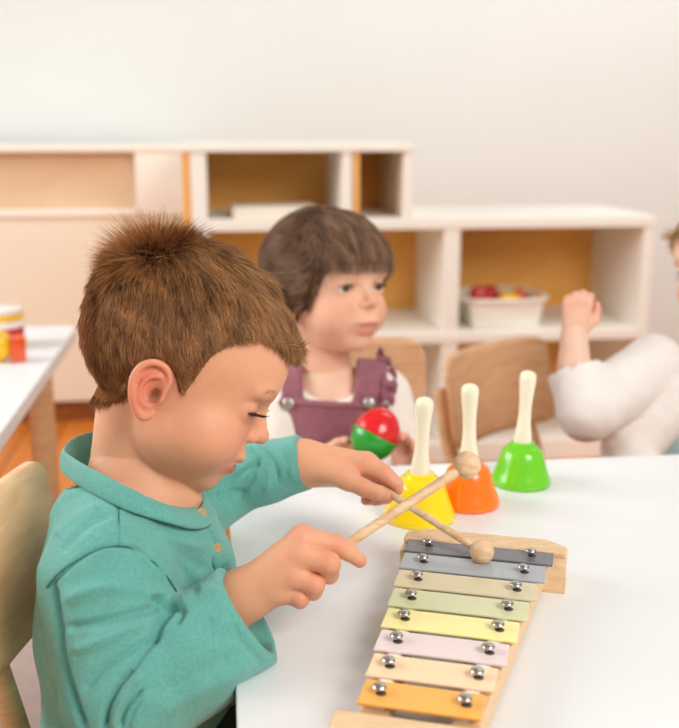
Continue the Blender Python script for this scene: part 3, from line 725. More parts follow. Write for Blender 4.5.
# hands
k = 1.0
near = handmesh(
    palm=[[(232, 600, .800, 1.75), (262, 578, .798, 1.5), (302, 538, .794, 1.02)], [(232, 600, .8, 1.75), (266, 582, .797, 1.55), (300, 555, .790, 1.05)],
          [(236, 602, .8, 1.7), (264, 588, .798, 1.45), (292, 575, .790, 1.0)], [(240, 602, .802, 1.6), (262, 594, .802, 1.3), (278, 590, .796, .95)],
          [(205, 622, .802, 1.9), (240, 598, .8, 1.8)], [(240, 590, .812, 1.5), (272, 565, .826, 1.1)]],
    fingers=[[(302, 538, .794, 1.0), (335, 545, .800, .84), (350, 553, .806, .72), (360, 561, .812, .56)],
             [(300, 555, .790, 1.0), (329, 563, .785, .92), (329, 574, .797, .80), (316, 569, .815, .62)],
             [(292, 575, .790, .98), (314, 584, .788, .88), (313, 591, .800, .76), (302, 582, .816, .6)],
             [(278, 590, .796, .92), (299, 597, .792, .80), (300, 600, .804, .70), (290, 592, .816, .56)],
             [(272, 565, .826, 1.0), (298, 562, .832, .85), (318, 560, .828, .75), (332, 560, .822, .6)]],
    kp=.010, kf=.0009, h=.00075, base=SKIN, knuckle=(222, 138, 112))
far = handmesh(
    palm=[[(303, 462, 1.0, 2.0), (335, 464, .990, 1.75), (366, 464, .978, 1.15)], [(303, 464, 1.0, 2.0), (338, 470, .995, 1.5), (368, 468, .99, 1.1)],
          [(303, 464, 1.0, 2.0), (338, 470, 1.0, 1.4), (364, 472, 1.0, 1.0)], [(285, 462, 1.005, 1.9), (305, 463, 1.0, 2.0)],
          [(310, 466, .99, 1.5), (335, 474, .972, 1.1), (348, 480, .964, .95)]],
    fingers=[[(366, 464, .978, 1.15), (384, 474, .970, .88), (396, 484, .968, .72), (398, 489, .968, .58)],
             [(368, 468, .99, 1.0), (386, 480, .985, .84), (392, 491, .978, .74), (384, 496, .972, .6)],
             [(364, 472, 1.0, .95), (382, 486, .998, .8), (386, 497, .988, .7), (376, 500, .978, .58)],
             [(360, 476, 1.008, .85), (372, 490, 1.006, .72), (374, 499, .996, .62), (366, 500, .986, .52)],
             [(346, 479, .966, .98), (364, 488, .958, .86), (378, 493, .956, .76), (387, 496, .958, .62)]],
    kp=.010, kf=.0009, h=.00085, base=SKIN, knuckle=(222, 138, 112))
# shirt (camera frame in metres, sideways axis squeezed)
Rc = np.stack([RT, UP, FW], 1).astype(np.float32)
def squeeze(p, c, k=1.35):
    q = (p-np.asarray(c, np.float32))@Rc; q[:, 2] /= k; return q
ctr = P(135, 600, .87)
def sq(pt, k=1.35):
    q = (np.array(pt)-ctr)@Rc; q[2] /= k; return q
def tbox(p): return np.maximum(np.maximum(p[:, 2]-.5012, TE-.001-p[:, 0]), .47-p[:, 2])
def chest_core(p, shrink=0.):
    q = squeeze(p, ctr); f = chain(q, [sq(P(126, 566, .872)), sq(P(132, 625, .87)), sq(P(142, 720, .868)), sq(P(150, 800, .868))], [.070-shrink, .0755-shrink, .077-shrink, .080-shrink], .02)
    return f
nS = P(104, 578, .785); nE = P(128, 702, .752); nW = P(250, 613, .789)
fS = P(150, 540, .968); fE = P(222, 484, 1.02); fW = P(306, 461, 1.002)
cn = (nW-nE)/np.linalg.norm(nW-nE); cq = .82*RT+.565*UP+.03*FW; cq /= np.linalg.norm(cq); cf = (fW-fE)/np.linalg.norm(fW-fE)
# near cuff is cut so its rim runs (218,570)-(280,660)
ring0 = np.array([P(63, 459, .868), P(74, 470, .822), P(98, 484, .793), P(132, 501, .782), P(165, 513, .793), P(192, 520, .822), P(207, 514, .856), P(206, 500, .895), P(184, 474, .93), P(140, 450, .945), P(98, 441, .935), P(74, 446, .905)])
RC_ = ring0.mean(0).astype(np.float32); RN_ = np.linalg.svd(ring0-ring0.mean(0))[2][2]; RN_ = (RN_*np.sign(RN_@UP)).astype(np.float32)
def shirt_fn(p):
    f = chest_core(p)
    tr = chain(p, [P(140, 520, .865), P(112, 560, .80)], [.056, .046]); f = smin(f, tr, .03)
    tr = chain(p, [P(140, 520, .865), P(150, 545, .94)], [.056, .045]); f = smin(f, tr, .03)
    a = chain(p, [nS, nE], [.047, .046]); f = smin(f, a, .018)
    s = chain(p, [nE, (nE+nW)/2, nW+cn*.03], [.047, .0440, .0432], .01); s = smax(s, (p-nW.astype(np.float32))@cq.astype(np.float32), .0008)
    inn = cap(p, nW-cn*.03, nW+cn*.06, .033, .0385); s = smax(s, -inn, .0008); f = smin(f, s, .009)
    s = chain(p, [fS, fE, (fE+fW)/2, fW+cf*.03], [.046, .037, .031, .0265], .01); s = smax(s, (p-fW.astype(np.float32))@cf.astype(np.float32), .0015)
    inn = cap(p, fW-cf*.03, fW+cf*.05, .020, .0225); s = smax(s, -inn, .0015); f = smin(f, s, .012)
    f = smin(f, cap(p, P(142, 545, .87), P(179, 572, .885), .052, .051), .02)
    tr_ = lambda c: (p-P(*c).astype(np.float32))@Rc@np.array([[.93, -.36, 0], [.36, .93, 0], [0, 0, 1]], np.float32)
    f = smin(f, ell(tr_((135, 494, .866)), (0, 0, 0), (.066, .036, .078)), .014)
    g = ell((p-P(136, 474, .868).astype(np.float32))@Rc@np.array([[.93, -.36, 0], [.36, .93, 0], [0, 0, 1]], np.float32), (0, 0, 0), (.059, .036, .067)); f = smax(f, -g, .004); w_ = (p-RC_); hh_ = w_@RN_; rr_ = np.linalg.norm(w_-hh_[:, None]*RN_, axis=1); f = smax(f, -np.maximum(-(hh_+.002), rr_-.085), .002)
    return smax(f, -tbox(p), .0015)
V, Q = surf(shirt_fn, P(135, 620, .87)-np.array([.20, .2, .26]), P(135, 600, .87)+np.array([.24, .3, .22]), .0026)
V = relax(V, Q, 2, .5); V, Q = subdiv(V, Q); V = relax(V, Q, 1, .5); N = normals(V, Q)
folds = [([(47, 588), (70, 566), (100, 548), (128, 547), (152, 562), (176, 590)], 2.2, -.0022),      # armhole seam
         ([(118, 497), (119, 520), (118, 546)], 1.8, -.0014),                                          # shoulder seam
         ([(56, 535), (75, 518), (98, 507)], 5, .0022), ([(60, 552), (85, 528), (112, 514)], 5, -.0018), ([(48, 520), (62, 500), (80, 492)], 4, .0015),
         ([(52, 585), (57, 620), (62, 660), (74, 700), (84, 728)], 4.5, -.0050),                       # back of the arm
         ([(40, 560), (42, 610), (50, 660), (64, 720)], 5, .0018),
         ([(66, 600), (100, 588), (140, 590), (165, 598)], 9, .0030), ([(66, 628), (100, 622), (138, 612), (160, 606)], 5, -.0035),
         ([(74, 650), (104, 640), (140, 625)], 7, .0028), ([(84, 690), (104, 668), (130, 650), (150, 640)], 5, -.0028),
         ([(104, 728), (108, 706), (120, 684), (134, 668)], 3.5, -.0060), ([(114, 728), (117, 710), (127, 692), (140, 678)], 3.2, .0040),
         ([(120, 728), (124, 712), (132, 700), (142, 690)], 2.6, -.0045), ([(134, 668), (146, 650), (158, 636)], 4, -.003),
         ([(132, 728), (138, 712), (146, 700)], 4, .0022),
         ([(152, 598), (170, 606), (160, 622), (153, 640)], 4.5, -.0060), ([(168, 604), (182, 610), (176, 622)], 4, -.004),
         ([(178, 560), (190, 580), (196, 596)], 6, -.0025), ([(150, 530), (175, 550), (205, 570)], 7, -.0016), ([(140, 520), (170, 538), (206, 548)], 6, .0016),
         ([(132, 540), (160, 575), (180, 598)], 6, .002), ([(160, 640), (185, 628), (214, 622)], 8, -.0015), ([(166, 690), (195, 672), (230, 660)], 10, -.0012),
         ([(163, 712), (200, 690), (250, 664)], 9, .0014), ([(180, 600), (205, 590), (220, 592)], 7, .0016), ([(228, 612), (240, 640), (262, 664)], 5, -.0008),
         ([(225, 490), (240, 474), (262, 462)], 4, -.0016), ([(238, 500), (252, 480), (258, 462)], 4, -.0024), ([(262, 448), (274, 462), (278, 480)], 3.5, -.002), ([(285, 444), (290, 458), (292, 476)], 3.5, .0014),
         ([(250, 446), (262, 456), (268, 474), (266, 490)], 4, .0020), ([(216, 498), (232, 492), (244, 494)], 4, -.002),
         ([(206, 520), (218, 548), (224, 572)], 2.2, -.0024)]
folds = [(a, max(1.6, b*.82), c*1.35) for a, b, c in folds]
V = strokes(V, N, folds); N = normals(V, Q)
def fbm(p, f0, seed=3, oct=3):
    r = np.random.default_rng(seed); o = 0
    for k in range(oct):
        for _ in range(5):
            d = r.normal(size=3); d /= np.linalg.norm(d); o = o+np.sin(p@d*f0*(1.9**k)+r.random()*6.28)/(1.9**k)/5
    return o
V = V+N*(fbm(V, 55)*.0009)[:, None]
tealc = np.tile(np.array(srgb((106, 176, 166))), (len(V), 1))*(1+.05*fbm(V, 300, 9))[:, None]
shirt = mk('shirt', V, Q, M['teal'], boy, col=tealc)
# collar band
ring = catmull([P(63, 459, .868), P(74, 470, .822), P(98, 484, .793), P(132, 501, .782), P(165, 513, .793), P(192, 520, .822), P(207, 514, .856), P(206, 500, .895), P(184, 474, .93), P(140, 450, .945), P(98, 441, .935), P(74, 446, .905)], 8, True)
cc = ring.mean(0); axis = (-.36*RT+.93*UP); axis /= np.linalg.norm(axis)
upv = np.tile(axis, (len(ring), 1))+.45*(cc-ring)/np.linalg.norm(cc-ring, axis=1, keepdims=True)
dR = (ring-CAM)@FW; far_w = np.clip((dR-.865)/.06, 0, 1); v_, f_ = sweep(ring-axis*(far_w*.010)[:, None], .0030, .0088+.010*far_w, 14, True, upv=upv); v_ = np.array(v_); mk('collar', v_, f_, M['teal'], shirt, col=np.tile(np.array(srgb((106, 176, 166))), (len(v_), 1)))
rr2 = ring-axis*.0066+(ring-cc)/np.linalg.norm(ring-cc, axis=1, keepdims=True)*.0022; v_, f_ = sweep(rr2, .0009, .0009, 6, True, upv=upv); mk('collar_seam', v_, f_, M['seam'], shirt)
def shirt_hit(px, py, off=0., obj=None):
    d = VD[np.argmin(((VPX-np.array([px, py]))**2).sum(1)+np.where(VF, 0, 1e6))]; return P(px, py, d-off)
VPX = project(V); VD = (V-CAM)@FW; VF = (N@FW) < -.05
for pts in ([(47, 588), (58, 574), (78, 560), (100, 549), (128, 547), (152, 561), (168, 578), (177, 592)], [(118, 500), (119, 520), (118, 544)]):
    c = catmull([shirt_hit(*q, -.0002) for q in pts], 6); v_, f_ = sweep(c, .0007, .0007, 6); mk('sleeve_seam' if len(pts) > 4 else 'shoulder_seam', v_, f_, M['seam'], shirt)
# placket along the front opening
pl = [shirt_hit(*q, .002) for q in [(199, 512), (205, 524), (212, 540), (219, 556), (224, 572)]]
pl = catmull(pl, 6); v_, f_ = sweep(pl, .0075, .0022, 12, upv=np.tile(-FW+.5*RT, (len(pl), 1))); v_ = np.array(v_)
mk('placket', v_, f_, M['teal'], shirt, col=np.tile(np.array(srgb((102, 170, 160))), (len(v_), 1)))
for q in [(201, 514), (216, 549)]:
    c = shirt_hit(*q, .0045); R = frame_z(-FW*.8+RT*.6)
    MB().lathe([(.0005, -.001), (.0042, -.001), (.0050, 0), (.0050, .001), (.0042, .0017), (.0032, .0013), (.0005, .0012)], c, 24, R).build('button', M['button'], shirt, 0, True)
# skin under the clothes joins head and hands into one body
def under(p):
    f = chest_core(p, .012); f = smin(f, cap(p, P(138, 520, .866), P(126, 570, .87), .045, .055), .02)
    f = smin(f, chain(p, [P(130, 550, .87), nS, nE, P(200, 628, .795), P(222, 609, .80)], [.04, .033, .029, .019, .0175]), .01)
    f = smin(f, chain(p, [P(140, 550, .9), fS, fE, fW-cf*.01, P(300, 462, 1.0)], [.04, .03, .026, .021, .019]), .01)
    hip = np.array([-.078, .80, .37]); 
    for s in (-1, 1):
        h_ = hip+np.array([0, .05*s, 0]); kn = h_+np.array([.235, .02*s, .0]); an = kn+np.array([.02, 0, -.26]); f = smin(f, chain(p, [h_, kn, an, an+np.array([.08, 0, -.045])], [.055, .04, .027, .02]), .01)
    return smax(f, -tbox(p)-.001, .001)
vu, qu = surf(under, (-.42, .55, .01), (.26, 1.1, .68), .007)
VV, QQ, CC = join([head, near, far, (relax(vu, qu, 2), qu, np.tile(np.array(srgb(SKIN)), (len(vu), 1)))])
mk('body', VV, QQ, M['skin'], boy, col=CC)
eyes(boy, BM, look=(0, .42), iris=(96, 74, 50))
lashes(boy, BM, (-1, 1), .17, 60, 1.0, .35, .045)
# trousers and shoes
def trous(p):
    f = None; hip = np.array([-.078, .80, .37])
    f = ell(p, hip+np.array([0, 0, .01]), (.085, .11, .075))
    for s in (-1, 1):
        h_ = hip+np.array([0, .05*s, 0]); kn = h_+np.array([.235, .02*s, .0]); an = kn+np.array([.02, 0, -.22]); f = smin(f, chain(p, [h_, kn, an], [.066, .053, .045]), .015)
    return f
vt, qt = surf(trous, (-.26, .6, .05), (.26, 1.0, .5), .006); vt = relax(vt, qt, 2); nt_ = normals(vt, qt); vt = vt+nt_*(fbm(vt, 70, 5)*.002)[:, None]
mk('trousers', vt, qt, M['trouser'], boy)
for s in (-1, 1):
    an = np.array([-.078+.255, .80+.07*s, .0])
    def shoe(p): return smax(smin(ell(p, an+np.array([.045, 0, .028]), (.075, .034, .03)), ell(p, an+np.array([.0, 0, .05]), (.036, .033, .045)), .02), -(p[:, 2]-.008), .003)
    vs, qs = surf(shoe, an-np.array([.07, .06, .0]), an+np.array([.15, .06, .12]), .004); so = mk('shoe', relax(vs, qs, 1), qs, M['shoe'], boy)
    pts = [(an[0]+.045+.078*math.cos(a), an[1]+.036*math.sin(a)) for a in np.linspace(0, 2*math.pi, 28, endpoint=False)]
    MB().prism(pts, .0005, .012).build('sole', M['sole'], so, .002)
# hair
HP = [(8.9, 4.3), (7.4, 4.4), (6, 4.4), (4.6, 4.0), (3.2, 2.9), (2.3, 1.5), (1.95, -.2), (1.6, -2.1), (1.1, -2.4), (.55, -1.5), (-.1, -.85), (-1.1, -.35), (-2.2, -.8), (-2.8, -2.0), (-2.7, -3.6), (-2.9, -4.6), (-3.8, -5.6), (-5.4, -6.3), (-14, -6.6), (-14, 14), (14, 14), (14, 4.6)]
def cap_fn(p):
    h = head_sdf(p, ear=False); hh = smin(h, chain(p, nk[:2], [4.4, 3.95]), .6); return smax(hh-.28, poly2(p[:, 0], p[:, 2], HP), .5)
vh, qh = surf(cap_fn, (-11, -9, -8), (11, 9, 11.5), .2); vh = relax(vh, qh, 2)
nh = normals(vh, qh)
hc = np.tile(np.array(srgb((120, 80, 48))), (len(vh), 1))
hair = mk('hair', xf(vh, BM), qh, M['hair_cap'], boy, col=hc)
CR = np.array([-6.0, 3.4, 8.2])
n_s = 42000
def wf(c): return np.where(poly2(c[:, 0], c[:, 2], HP) < -.05, 1., .0)*(c[:, 1] < 5)*1.0
R0, N0 = sample_surface(vh, qh, n_s, lambda c: wf(c)*np.where(c[:, 1] < 1.5, 1, .35))
keep = (head_sdf(R0.astype(np.float32), ear=False) > .1); R0 = R0[keep]; N0 = N0[keep]; n_s = len(R0)
R0 = R0-N0*.12
d0 = R0-CR; dist = np.linalg.norm(d0, axis=1)
D = d0/dist[:, None]; 
D = D+np.stack([.55*np.ones(n_s)*(R0[:, 2] > -2)*np.clip(1-np.abs(R0[:, 0]+6)/3*(R0[:, 0] < -4.5), 0, 1), np.zeros(n_s), -.35*np.clip((6-R0[:, 2])/6, 0, 1)], 1)
near_c = np.exp(-(dist/3.0)**2)
clump = np.stack([fbm(R0, 2.2, s, 2) for s in (1, 2, 3)], 1)
sidew = np.clip(np.abs(R0[:, 1])/6, 0, 1)[:, None]; D = D+sidew*np.array([-.1, 0, -.75])
cl2 = np.stack([fbm(R0, 6.5, s, 2) for s in (21, 22, 23)], 1); D = D+cl2*.22
D = D+rng.normal(size=D.shape)*(near_c*.9)[:, None]
D = D+clump*.34+rng.normal(size=D.shape)*.10
D = D-N0*(D*N0).sum(1, keepdims=True); D /= np.linalg.norm(D, axis=1, keepdims=True)
spike = np.exp(-(((R0-np.array([-7.2, -.8, 7.4]))/np.array([3.3, 5, 2.6]))**2).sum(1))
spike = np.maximum(spike, .3*np.exp(-(dist/1.9)**2))
top = np.clip((R0[:, 2]-3)/5, 0, 1)
edge = np.clip(-poly2(R0[:, 0], R0[:, 2], HP)/1.8, .42, 1); edge = np.where((R0[:, 2] < -2.5), np.maximum(edge, .75), edge)
Lh = (1.5+1.2*top)*(.65+.6*rng.random(n_s))*edge+.9*spike*rng.random(n_s)
fr = np.exp(-(((R0-np.array([8.0, -1, 5.6]))/np.array([1.8, 5, 1.6]))**2).sum(1)); Lh += 1.2*fr
lift = .16+.12*cl2[:, 1]+.08*rng.random(n_s)+.95*spike*(rng.random(n_s)**.7)+.14*clump[:, 0]+.12*fr
lift = lift*(1-.5*near_c); curve = np.where(spike > .3, .0, .045)
tone = np.clip(.5+.30*fbm(R0, 3.0, 8, 2)+.30*fbm(R0, 9.0, 28, 2)+.24*rng.normal(size=n_s), 0, 1)[:, None]
tone = np.clip(tone+.25*spike[:, None], 0, 1); colr = np.array(srgb((74, 42, 22)))*(1-tone)+np.array(srgb((224, 164, 106)))*tone
vs, qs, cs = hair_mesh(R0, D, N0, Lh, .027, 4, colr, curve=curve, lift=lift, frizz=.10)
tag(mk('hair_strands', xf(vs, BM), qs, M['hair'], hair, col=cs), kind='stuff')
# brow hairs
R1 = []; D1 = []
for s in (-1, 1):
    for i in range(70):
        t = rng.random(); y = 1.4+3.0*t; z = .25+.65*math.sin(t*2.6)+rng.normal()*.13
        R1.append((9.5, s*y, z)); D1.append((-.3*t, s*1., .25-.8*t))
R1 = np.array(R1); 
for _ in range(14): R1[:, 0] -= np.clip(head_sdf(R1.astype(np.float32), .13, .2, 1.08), -.5, .5)
D1 = np.array(D1); N1 = np.tile([1., 0, 0], (len(R1), 1)); v_, f_, _ = hair_mesh(R1, D1, N1, .5, .016, 3, curve=.5, lift=.02); 
tag(mk('eyebrow', xf(v_, BM), f_, mat('brow_hair', (186, 138, 104), .6), boy), kind='stuff')
# his chair
a_ = math.radians(-10.6); B_ = np.array([-.206, .745]); lc = B_+(rotz(a_)@np.array([.13, 0, 0]))[:2]
chair('chair', lc, a_, 'pale plywood chair the boy in teal sits on', sh=.285, bw=.36, bh=.140, bz=.537, seatw=.20, m='ply', legm='beech', lean=.02, bcurve=.012, rr_=.016)

# ================================================================== THE GIRL
def cvec(a, b, c): return a*RT+b*UP+c*FW
def limb(name, pts, rs, m, parent, cut=None, k=.01, h=.004): pass
th = math.radians(42); GD = 1.42
GM = headmat(P(327, 280, GD), math.sin(th)*RT-math.cos(th)*FW, UP+.02*FW-.13*RT, .0103)
GI = np.linalg.inv(np.vstack([GM, [0, 0, 0, 1]]))[:3]
girl = empty('person', P(330, 420, 1.45)*np.array([1, 1, 0]), 'girl with brown fringe in a mauve pinafore holding a red and green egg shaker', 'person')
def cang(p): return GI[:, :3]@np.array(p)+GI[:, 3]
gn = [cang(P(322, 330, 1.44)), cang(P(326, 372, 1.45)), cang(P(328, 400, 1.45))]
V, Q, C = make_head(girl, GM, (240, 190, 160), .29, .06, lambda p, f: smin(f, chain(p, gn, [3.9, 3.6, 4.6]), .7), lo=(-11, -9, -19), hi=(11, 9, 11), h=.17, brow=(140, 100, 76), brow_w=.6, chub=.93, mz=-.45, lip=(214, 124, 116))
C = C*(1-.9*np.clip(g3(np.stack([V[:, 0], np.abs(V[:, 1]), V[:, 2]], 1), (7.6, 3.0, -1.05), (.9, 1.35, .2))*1.2, 0, 1))[:, None]+.0
ghead = (xf(V, GM), Q, C)
GC = P(330, 430, 1.45)
def gtorso(p, sh=0.):
    q = squeeze(p, GC, .8); 
    def s_(pt):
        r = (np.array(pt)-GC)@Rc; r[2] /= .8; return r
    f = chain(q, [s_(P(330, 412, 1.45)), s_(P(330, 470, 1.46)), s_(P(330, 560, 1.47))], [.072-sh, .082-sh, .088-sh], .02)
    f = smin(f, cap(p, P(290, 398, 1.45), P(372, 390, 1.44), .040-sh, .040-sh), .03); return f
gS1, gE1, gW1 = P(282, 402, 1.45), P(268, 470, 1.40), P(312, 466, 1.345)
gS2, gE2, gW2 = P(384, 396, 1.44), P(404, 462, 1.42), P(396, 474, 1.36)
def gshirt(p):
    f = gtorso(p)
    for a, b, c in ((gS1, gE1, gW1), (gS2, gE2, gW2)): f = smin(f, chain(p, [a, b, c], [.040, .033, .025], .006), .015)
    g = ell((p-P(331, 372, 1.42).astype(np.float32))@Rc, (0, 0, 0), (.048, .042, .07)); return smax(f, -g, .006)
vs_, qs_ = surf(gshirt, GC-np.array([.2, .2, .22]), GC+np.array([.2, .18, .2]), .0045); vs_ = relax(vs_, qs_, 2); ns_ = normals(vs_, qs_)
vs_ = vs_+ns_*(fbm(vs_, 80, 4)*.0014)[:, None]; gs = mk('shirt', vs_, qs_, M['offwhite'], girl)
k_ = GD/1000
gpoly = [(266, 560), (262, 440), (272, 404), (281, 398), (281, 376), (286, 352), (303, 352), (302, 376), (304, 399), (352, 402), (356, 378), (358, 346), (376, 344), (388, 352), (389, 380), (390, 410), (398, 450), (400, 560)]
gp2 = [((x-339.5)*k_, (364-y)*k_) for x, y in gpoly]
def gpin(p):
    f = gtorso(p)-.0055; q = (p-CAM.astype(np.float32)); d = q@FW.astype(np.float32); x = q@RT.astype(np.float32); y = q@UP.astype(np.float32)
    return smax(f, poly2(x*GD/1.40, y*GD/1.40, gp2), .003)
vs_, qs_ = surf(gpin, GC-np.array([.2, .2, .24]), GC+np.array([.2, .18, .2]), .004); vs_ = relax(vs_, qs_, 1); ns_ = normals(vs_, qs_)
vs_ = vs_+ns_*(fbm(vs_, 110, 6)*.0013)[:, None]; gpn = mk('pinafore', vs_, qs_, M['mauve'], girl)
def surf_pt(fn, px, py, d0=1.2, d1=1.6, off=.0):
    ds = np.linspace(d0, d1, 400); pts = np.array([P(px, py, d) for d in ds]).astype(np.float32); f = fn(pts); i = np.argmax(f < off) if (f < off).any() else int(np.argmin(f)); return pts[i].astype(float)
for pts in ([(378, 350), (386, 366), (389, 384), (386, 402), (380, 412)],):
    c = catmull([surf_pt(gtorso, *q)-FW*.010 for q in pts], 12); n = len(c); t = np.linspace(0, 1, n)
    c = c+RT*(np.sin(t*38)*.004)[:, None]-FW*(np.cos(t*38)*.004)[:, None]
    v_, f_ = sweep(c, .011*np.sin(np.pi*np.clip(t, .06, .94))**.5, .0022+0*t, 10, upv=np.tile(FW, (n, 1))+np.sin(t*38)[:, None]*RT*.9); mk('ruffle', v_, f_, M['mauve'], gpn)
# bib hem and snaps
c = catmull([surf_pt(gtorso, *q)-FW*.006 for q in [(283, 401), (305, 403), (330, 405), (352, 405), (372, 407)]], 6); v_, f_ = sweep(c, .0026, .0045, 10, upv=UP); mk('bib_hem', v_, f_, M['mauve'], gpn)
for q in [(369, 403), (289, 403)]:
    c = surf_pt(gtorso, *q)-FW*.012; MB().lathe([(.0005, -.004), (.0080, -.004), (.0086, -.001), (.0078, .001), (.005, .0018), (.0004, .002)], c, 24, frame_z(-FW)).build('snap_button', M['snap'], gpn, 0, True)
# hands
h1 = auto_hand(P(316, 463, 1.33), RT*.85+UP*.38-FW*.0, FW*1.0+UP*.15, .86, .55, -1, h=.002, thumb=.4, base=(238, 190, 164))
h2 = auto_hand(P(404, 470, 1.335), UP*.95-RT*.12, FW*.9+RT*.5, .78, .75, -1, h=.002, thumb=.0, base=(238, 182, 156))
def gun(p):
    f = gtorso(p, .014)
    f = smin(f, cap(p, P(327, 380, 1.45), P(330, 430, 1.45), .038, .05), .02)
    for a, b, c in ((gS1, gE1, gW1), (gS2, gE2, gW2)): f = smin(f, chain(p, [a, b, c], [.03, .024, .017], .006), .015)
    f = smin(f, chain(p, [gW1, P(316, 463, 1.33)], [.017, .0115]), .004); f = smin(f, chain(p, [gW2, P(404, 470, 1.335)], [.017, .0105]), .004)
    gh = np.array([.165, 1.41, .36])
    for s in (-1, 1): f = smin(f, chain(p, [gh+np.array([.05*s, 0, 0]), gh+np.array([.055*s, -.22, .01]), gh+np.array([.055*s, -.25, -.27]), gh+np.array([.055*s, -.32, -.325])], [.055, .04, .028, .022]), .01)
    return f
vu, qu = surf(gun, (-.1, 1.05, 0), (.42, 1.6, .66), .006); vu = relax(vu, qu, 1)
VV, QQ, CC = join([ghead, h1, h2, (vu, qu, np.tile(np.array(srgb((238, 196, 172))), (len(vu), 1)))])
mk('body', VV, QQ, M['skin'], girl, col=CC)
def tights(p):
    gh = np.array([.165, 1.41, .36]); f = ell(p, gh, (.105, .085, .07))
    for s in (-1, 1): f = smin(f, chain(p, [gh+np.array([.05*s, 0, 0]), gh+np.array([.055*s, -.22, .01]), gh+np.array([.055*s, -.25, -.27])], [.062, .047, .036]), .01)
    return f
vu, qu = surf(tights, (-.1, 1.05, 0), (.42, 1.6, .5), .007); mk('leggings', relax(vu, qu, 2), qu, M['mauve'], girl)
eyes(girl, GM, look=(-.10, -.08), iris=(112, 84, 66))
lashes(girl, GM, (-1, 1), .34, 30, .5, -.2)
# hair with fringe, gathered at the back
GP = [(10, 1.5), (6.9, 1.3), (5.6, .4), (4.4, -1.6), (3.2, -3.6), (1.6, -4.0), (-.6, -4.4), (-3.0, -5.4), (-6, -6.0), (-14, -6), (-14, 14), (14, 14), (14, 1.5)]
def gcap(p):
    q = p.copy(); q[:, 1] *= .93; h = np.minimum(head_sdf(q), ell(p, (-.9, 0, 1.6), (9.0, 7.4, 7.7)))
    return smin(smax(h-.62, poly2(p[:, 0], p[:, 2], GP), .6), ell(p, (-9.2, 0, .6), (2.0, 2.1, 2.0)), .8)
vh, qh = surf(gcap, (-13, -10, -8), (11, 10, 12), .25); vh = relax(vh, qh, 2)
gh_ = mk('hair', xf(vh, GM), qh, M['hair_cap'], girl, col=np.tile(np.array(srgb((74, 50, 38))), (len(vh), 1)))
R0, N0 = sample_surface(vh, qh, 26000); R0 = R0-N0*.15; n_s = len(R0)
front = np.clip((R0[:, 0]-.8)/2.5, 0, 1)[:, None]*np.clip(1-(np.abs(R0[:, 1])-5.2)/1.5, 0, 1)[:, None]
dF = np.stack([.9*np.ones(n_s), R0[:, 1]*.03, -.35-1.2*np.clip((9-R0[:, 2])/5, 0, 1)], 1)
dB = np.array([-10., 0, .4])-R0; dB /= np.linalg.norm(dB, axis=1, keepdims=True)+1e-6
D = dF*front+dB*(1-front)+np.stack([fbm(R0, 1.6, s, 2) for s in (4, 5, 6)], 1)*.16+rng.normal(size=R0.shape)*.04
D = D-N0*(D*N0).sum(1, keepdims=True)
tone = np.clip(.42+.40*fbm(R0*np.array([.6, 1.5, .8]), 2.4, 12, 2)+.18*rng.normal(size=n_s), 0, 1)[:, None]
colr = np.array(srgb((78, 50, 36)))*(1-tone)+np.array(srgb((196, 154, 122)))*tone
Lg = 3.0*(.6+.6*rng.random(n_s)); Lg = np.where((front[:, 0] > .5) & (R0[:, 2] < 4), np.minimum(Lg, np.maximum(.5, (R0[:, 2]-.4)*1.0))*(.85+.4*rng.random(n_s)), Lg)
v_, f_, c_ = hair_mesh(R0, D, N0, Lg, .045, 5, colr, curve=.032, lift=.12, frizz=.06); tag(mk('hair_strands', xf(v_, GM), f_, M['hair'], gh_, col=c_), kind='stuff')
# pony tail
n_s = 900; R0 = np.array([-10.5, 0, .6])+rng.normal(size=(n_s, 3))*.55; D = np.array([-.75, 0, -.8])+rng.normal(size=(n_s, 3))*.16; N0 = np.tile([-.7, 0, .7], (n_s, 1)); v_, f_, c_ = hair_mesh(R0, D, N0, 6.5*(.7+.4*rng.random(n_s)), .06, 5, np.tile(np.array(srgb((96, 66, 48))), (n_s, 1)), curve=.03, lift=.3)
tag(mk('ponytail', xf(v_, GM), f_, M['hair'], gh_, col=c_), kind='stuff')
# egg shaker
EC = P(376, 434, 1.29); ax = .46*RT+.89*UP; R = frame_z(ax); eg = empty('egg_shaker', EC-np.array([0, 0, .03]), 'shiny egg shaker, red on top and green below, held by the girl', 'shaker')
def egg(z0, z1, n=12):
    pr = []
    for i in range(n+1):
        z = z0+(z1-z0)*i/n; t = np.clip(z/.036, -1, 1); pr.append((max(.0004, .0305*math.sqrt(max(0, 1-t*t))*(1-.08*t)), z))
    return pr
MB().lathe(egg(-.0358, 0, 16), EC, 40, R).build('egg_bottom', M['green_gloss'], eg, 0, True); MB().lathe(egg(.0002, .0358, 16), EC, 40, R).build('egg_top', M['red_gloss'], eg, 0, True)
BB = P(330, 402, 1.60); chair('chair', (BB[0], BB[1]-.17), math.radians(-90), 'orange-toned plywood chair behind the girl in mauve', sh=.285, bw=.31, bh=.155, bz=.502, lean=.03)

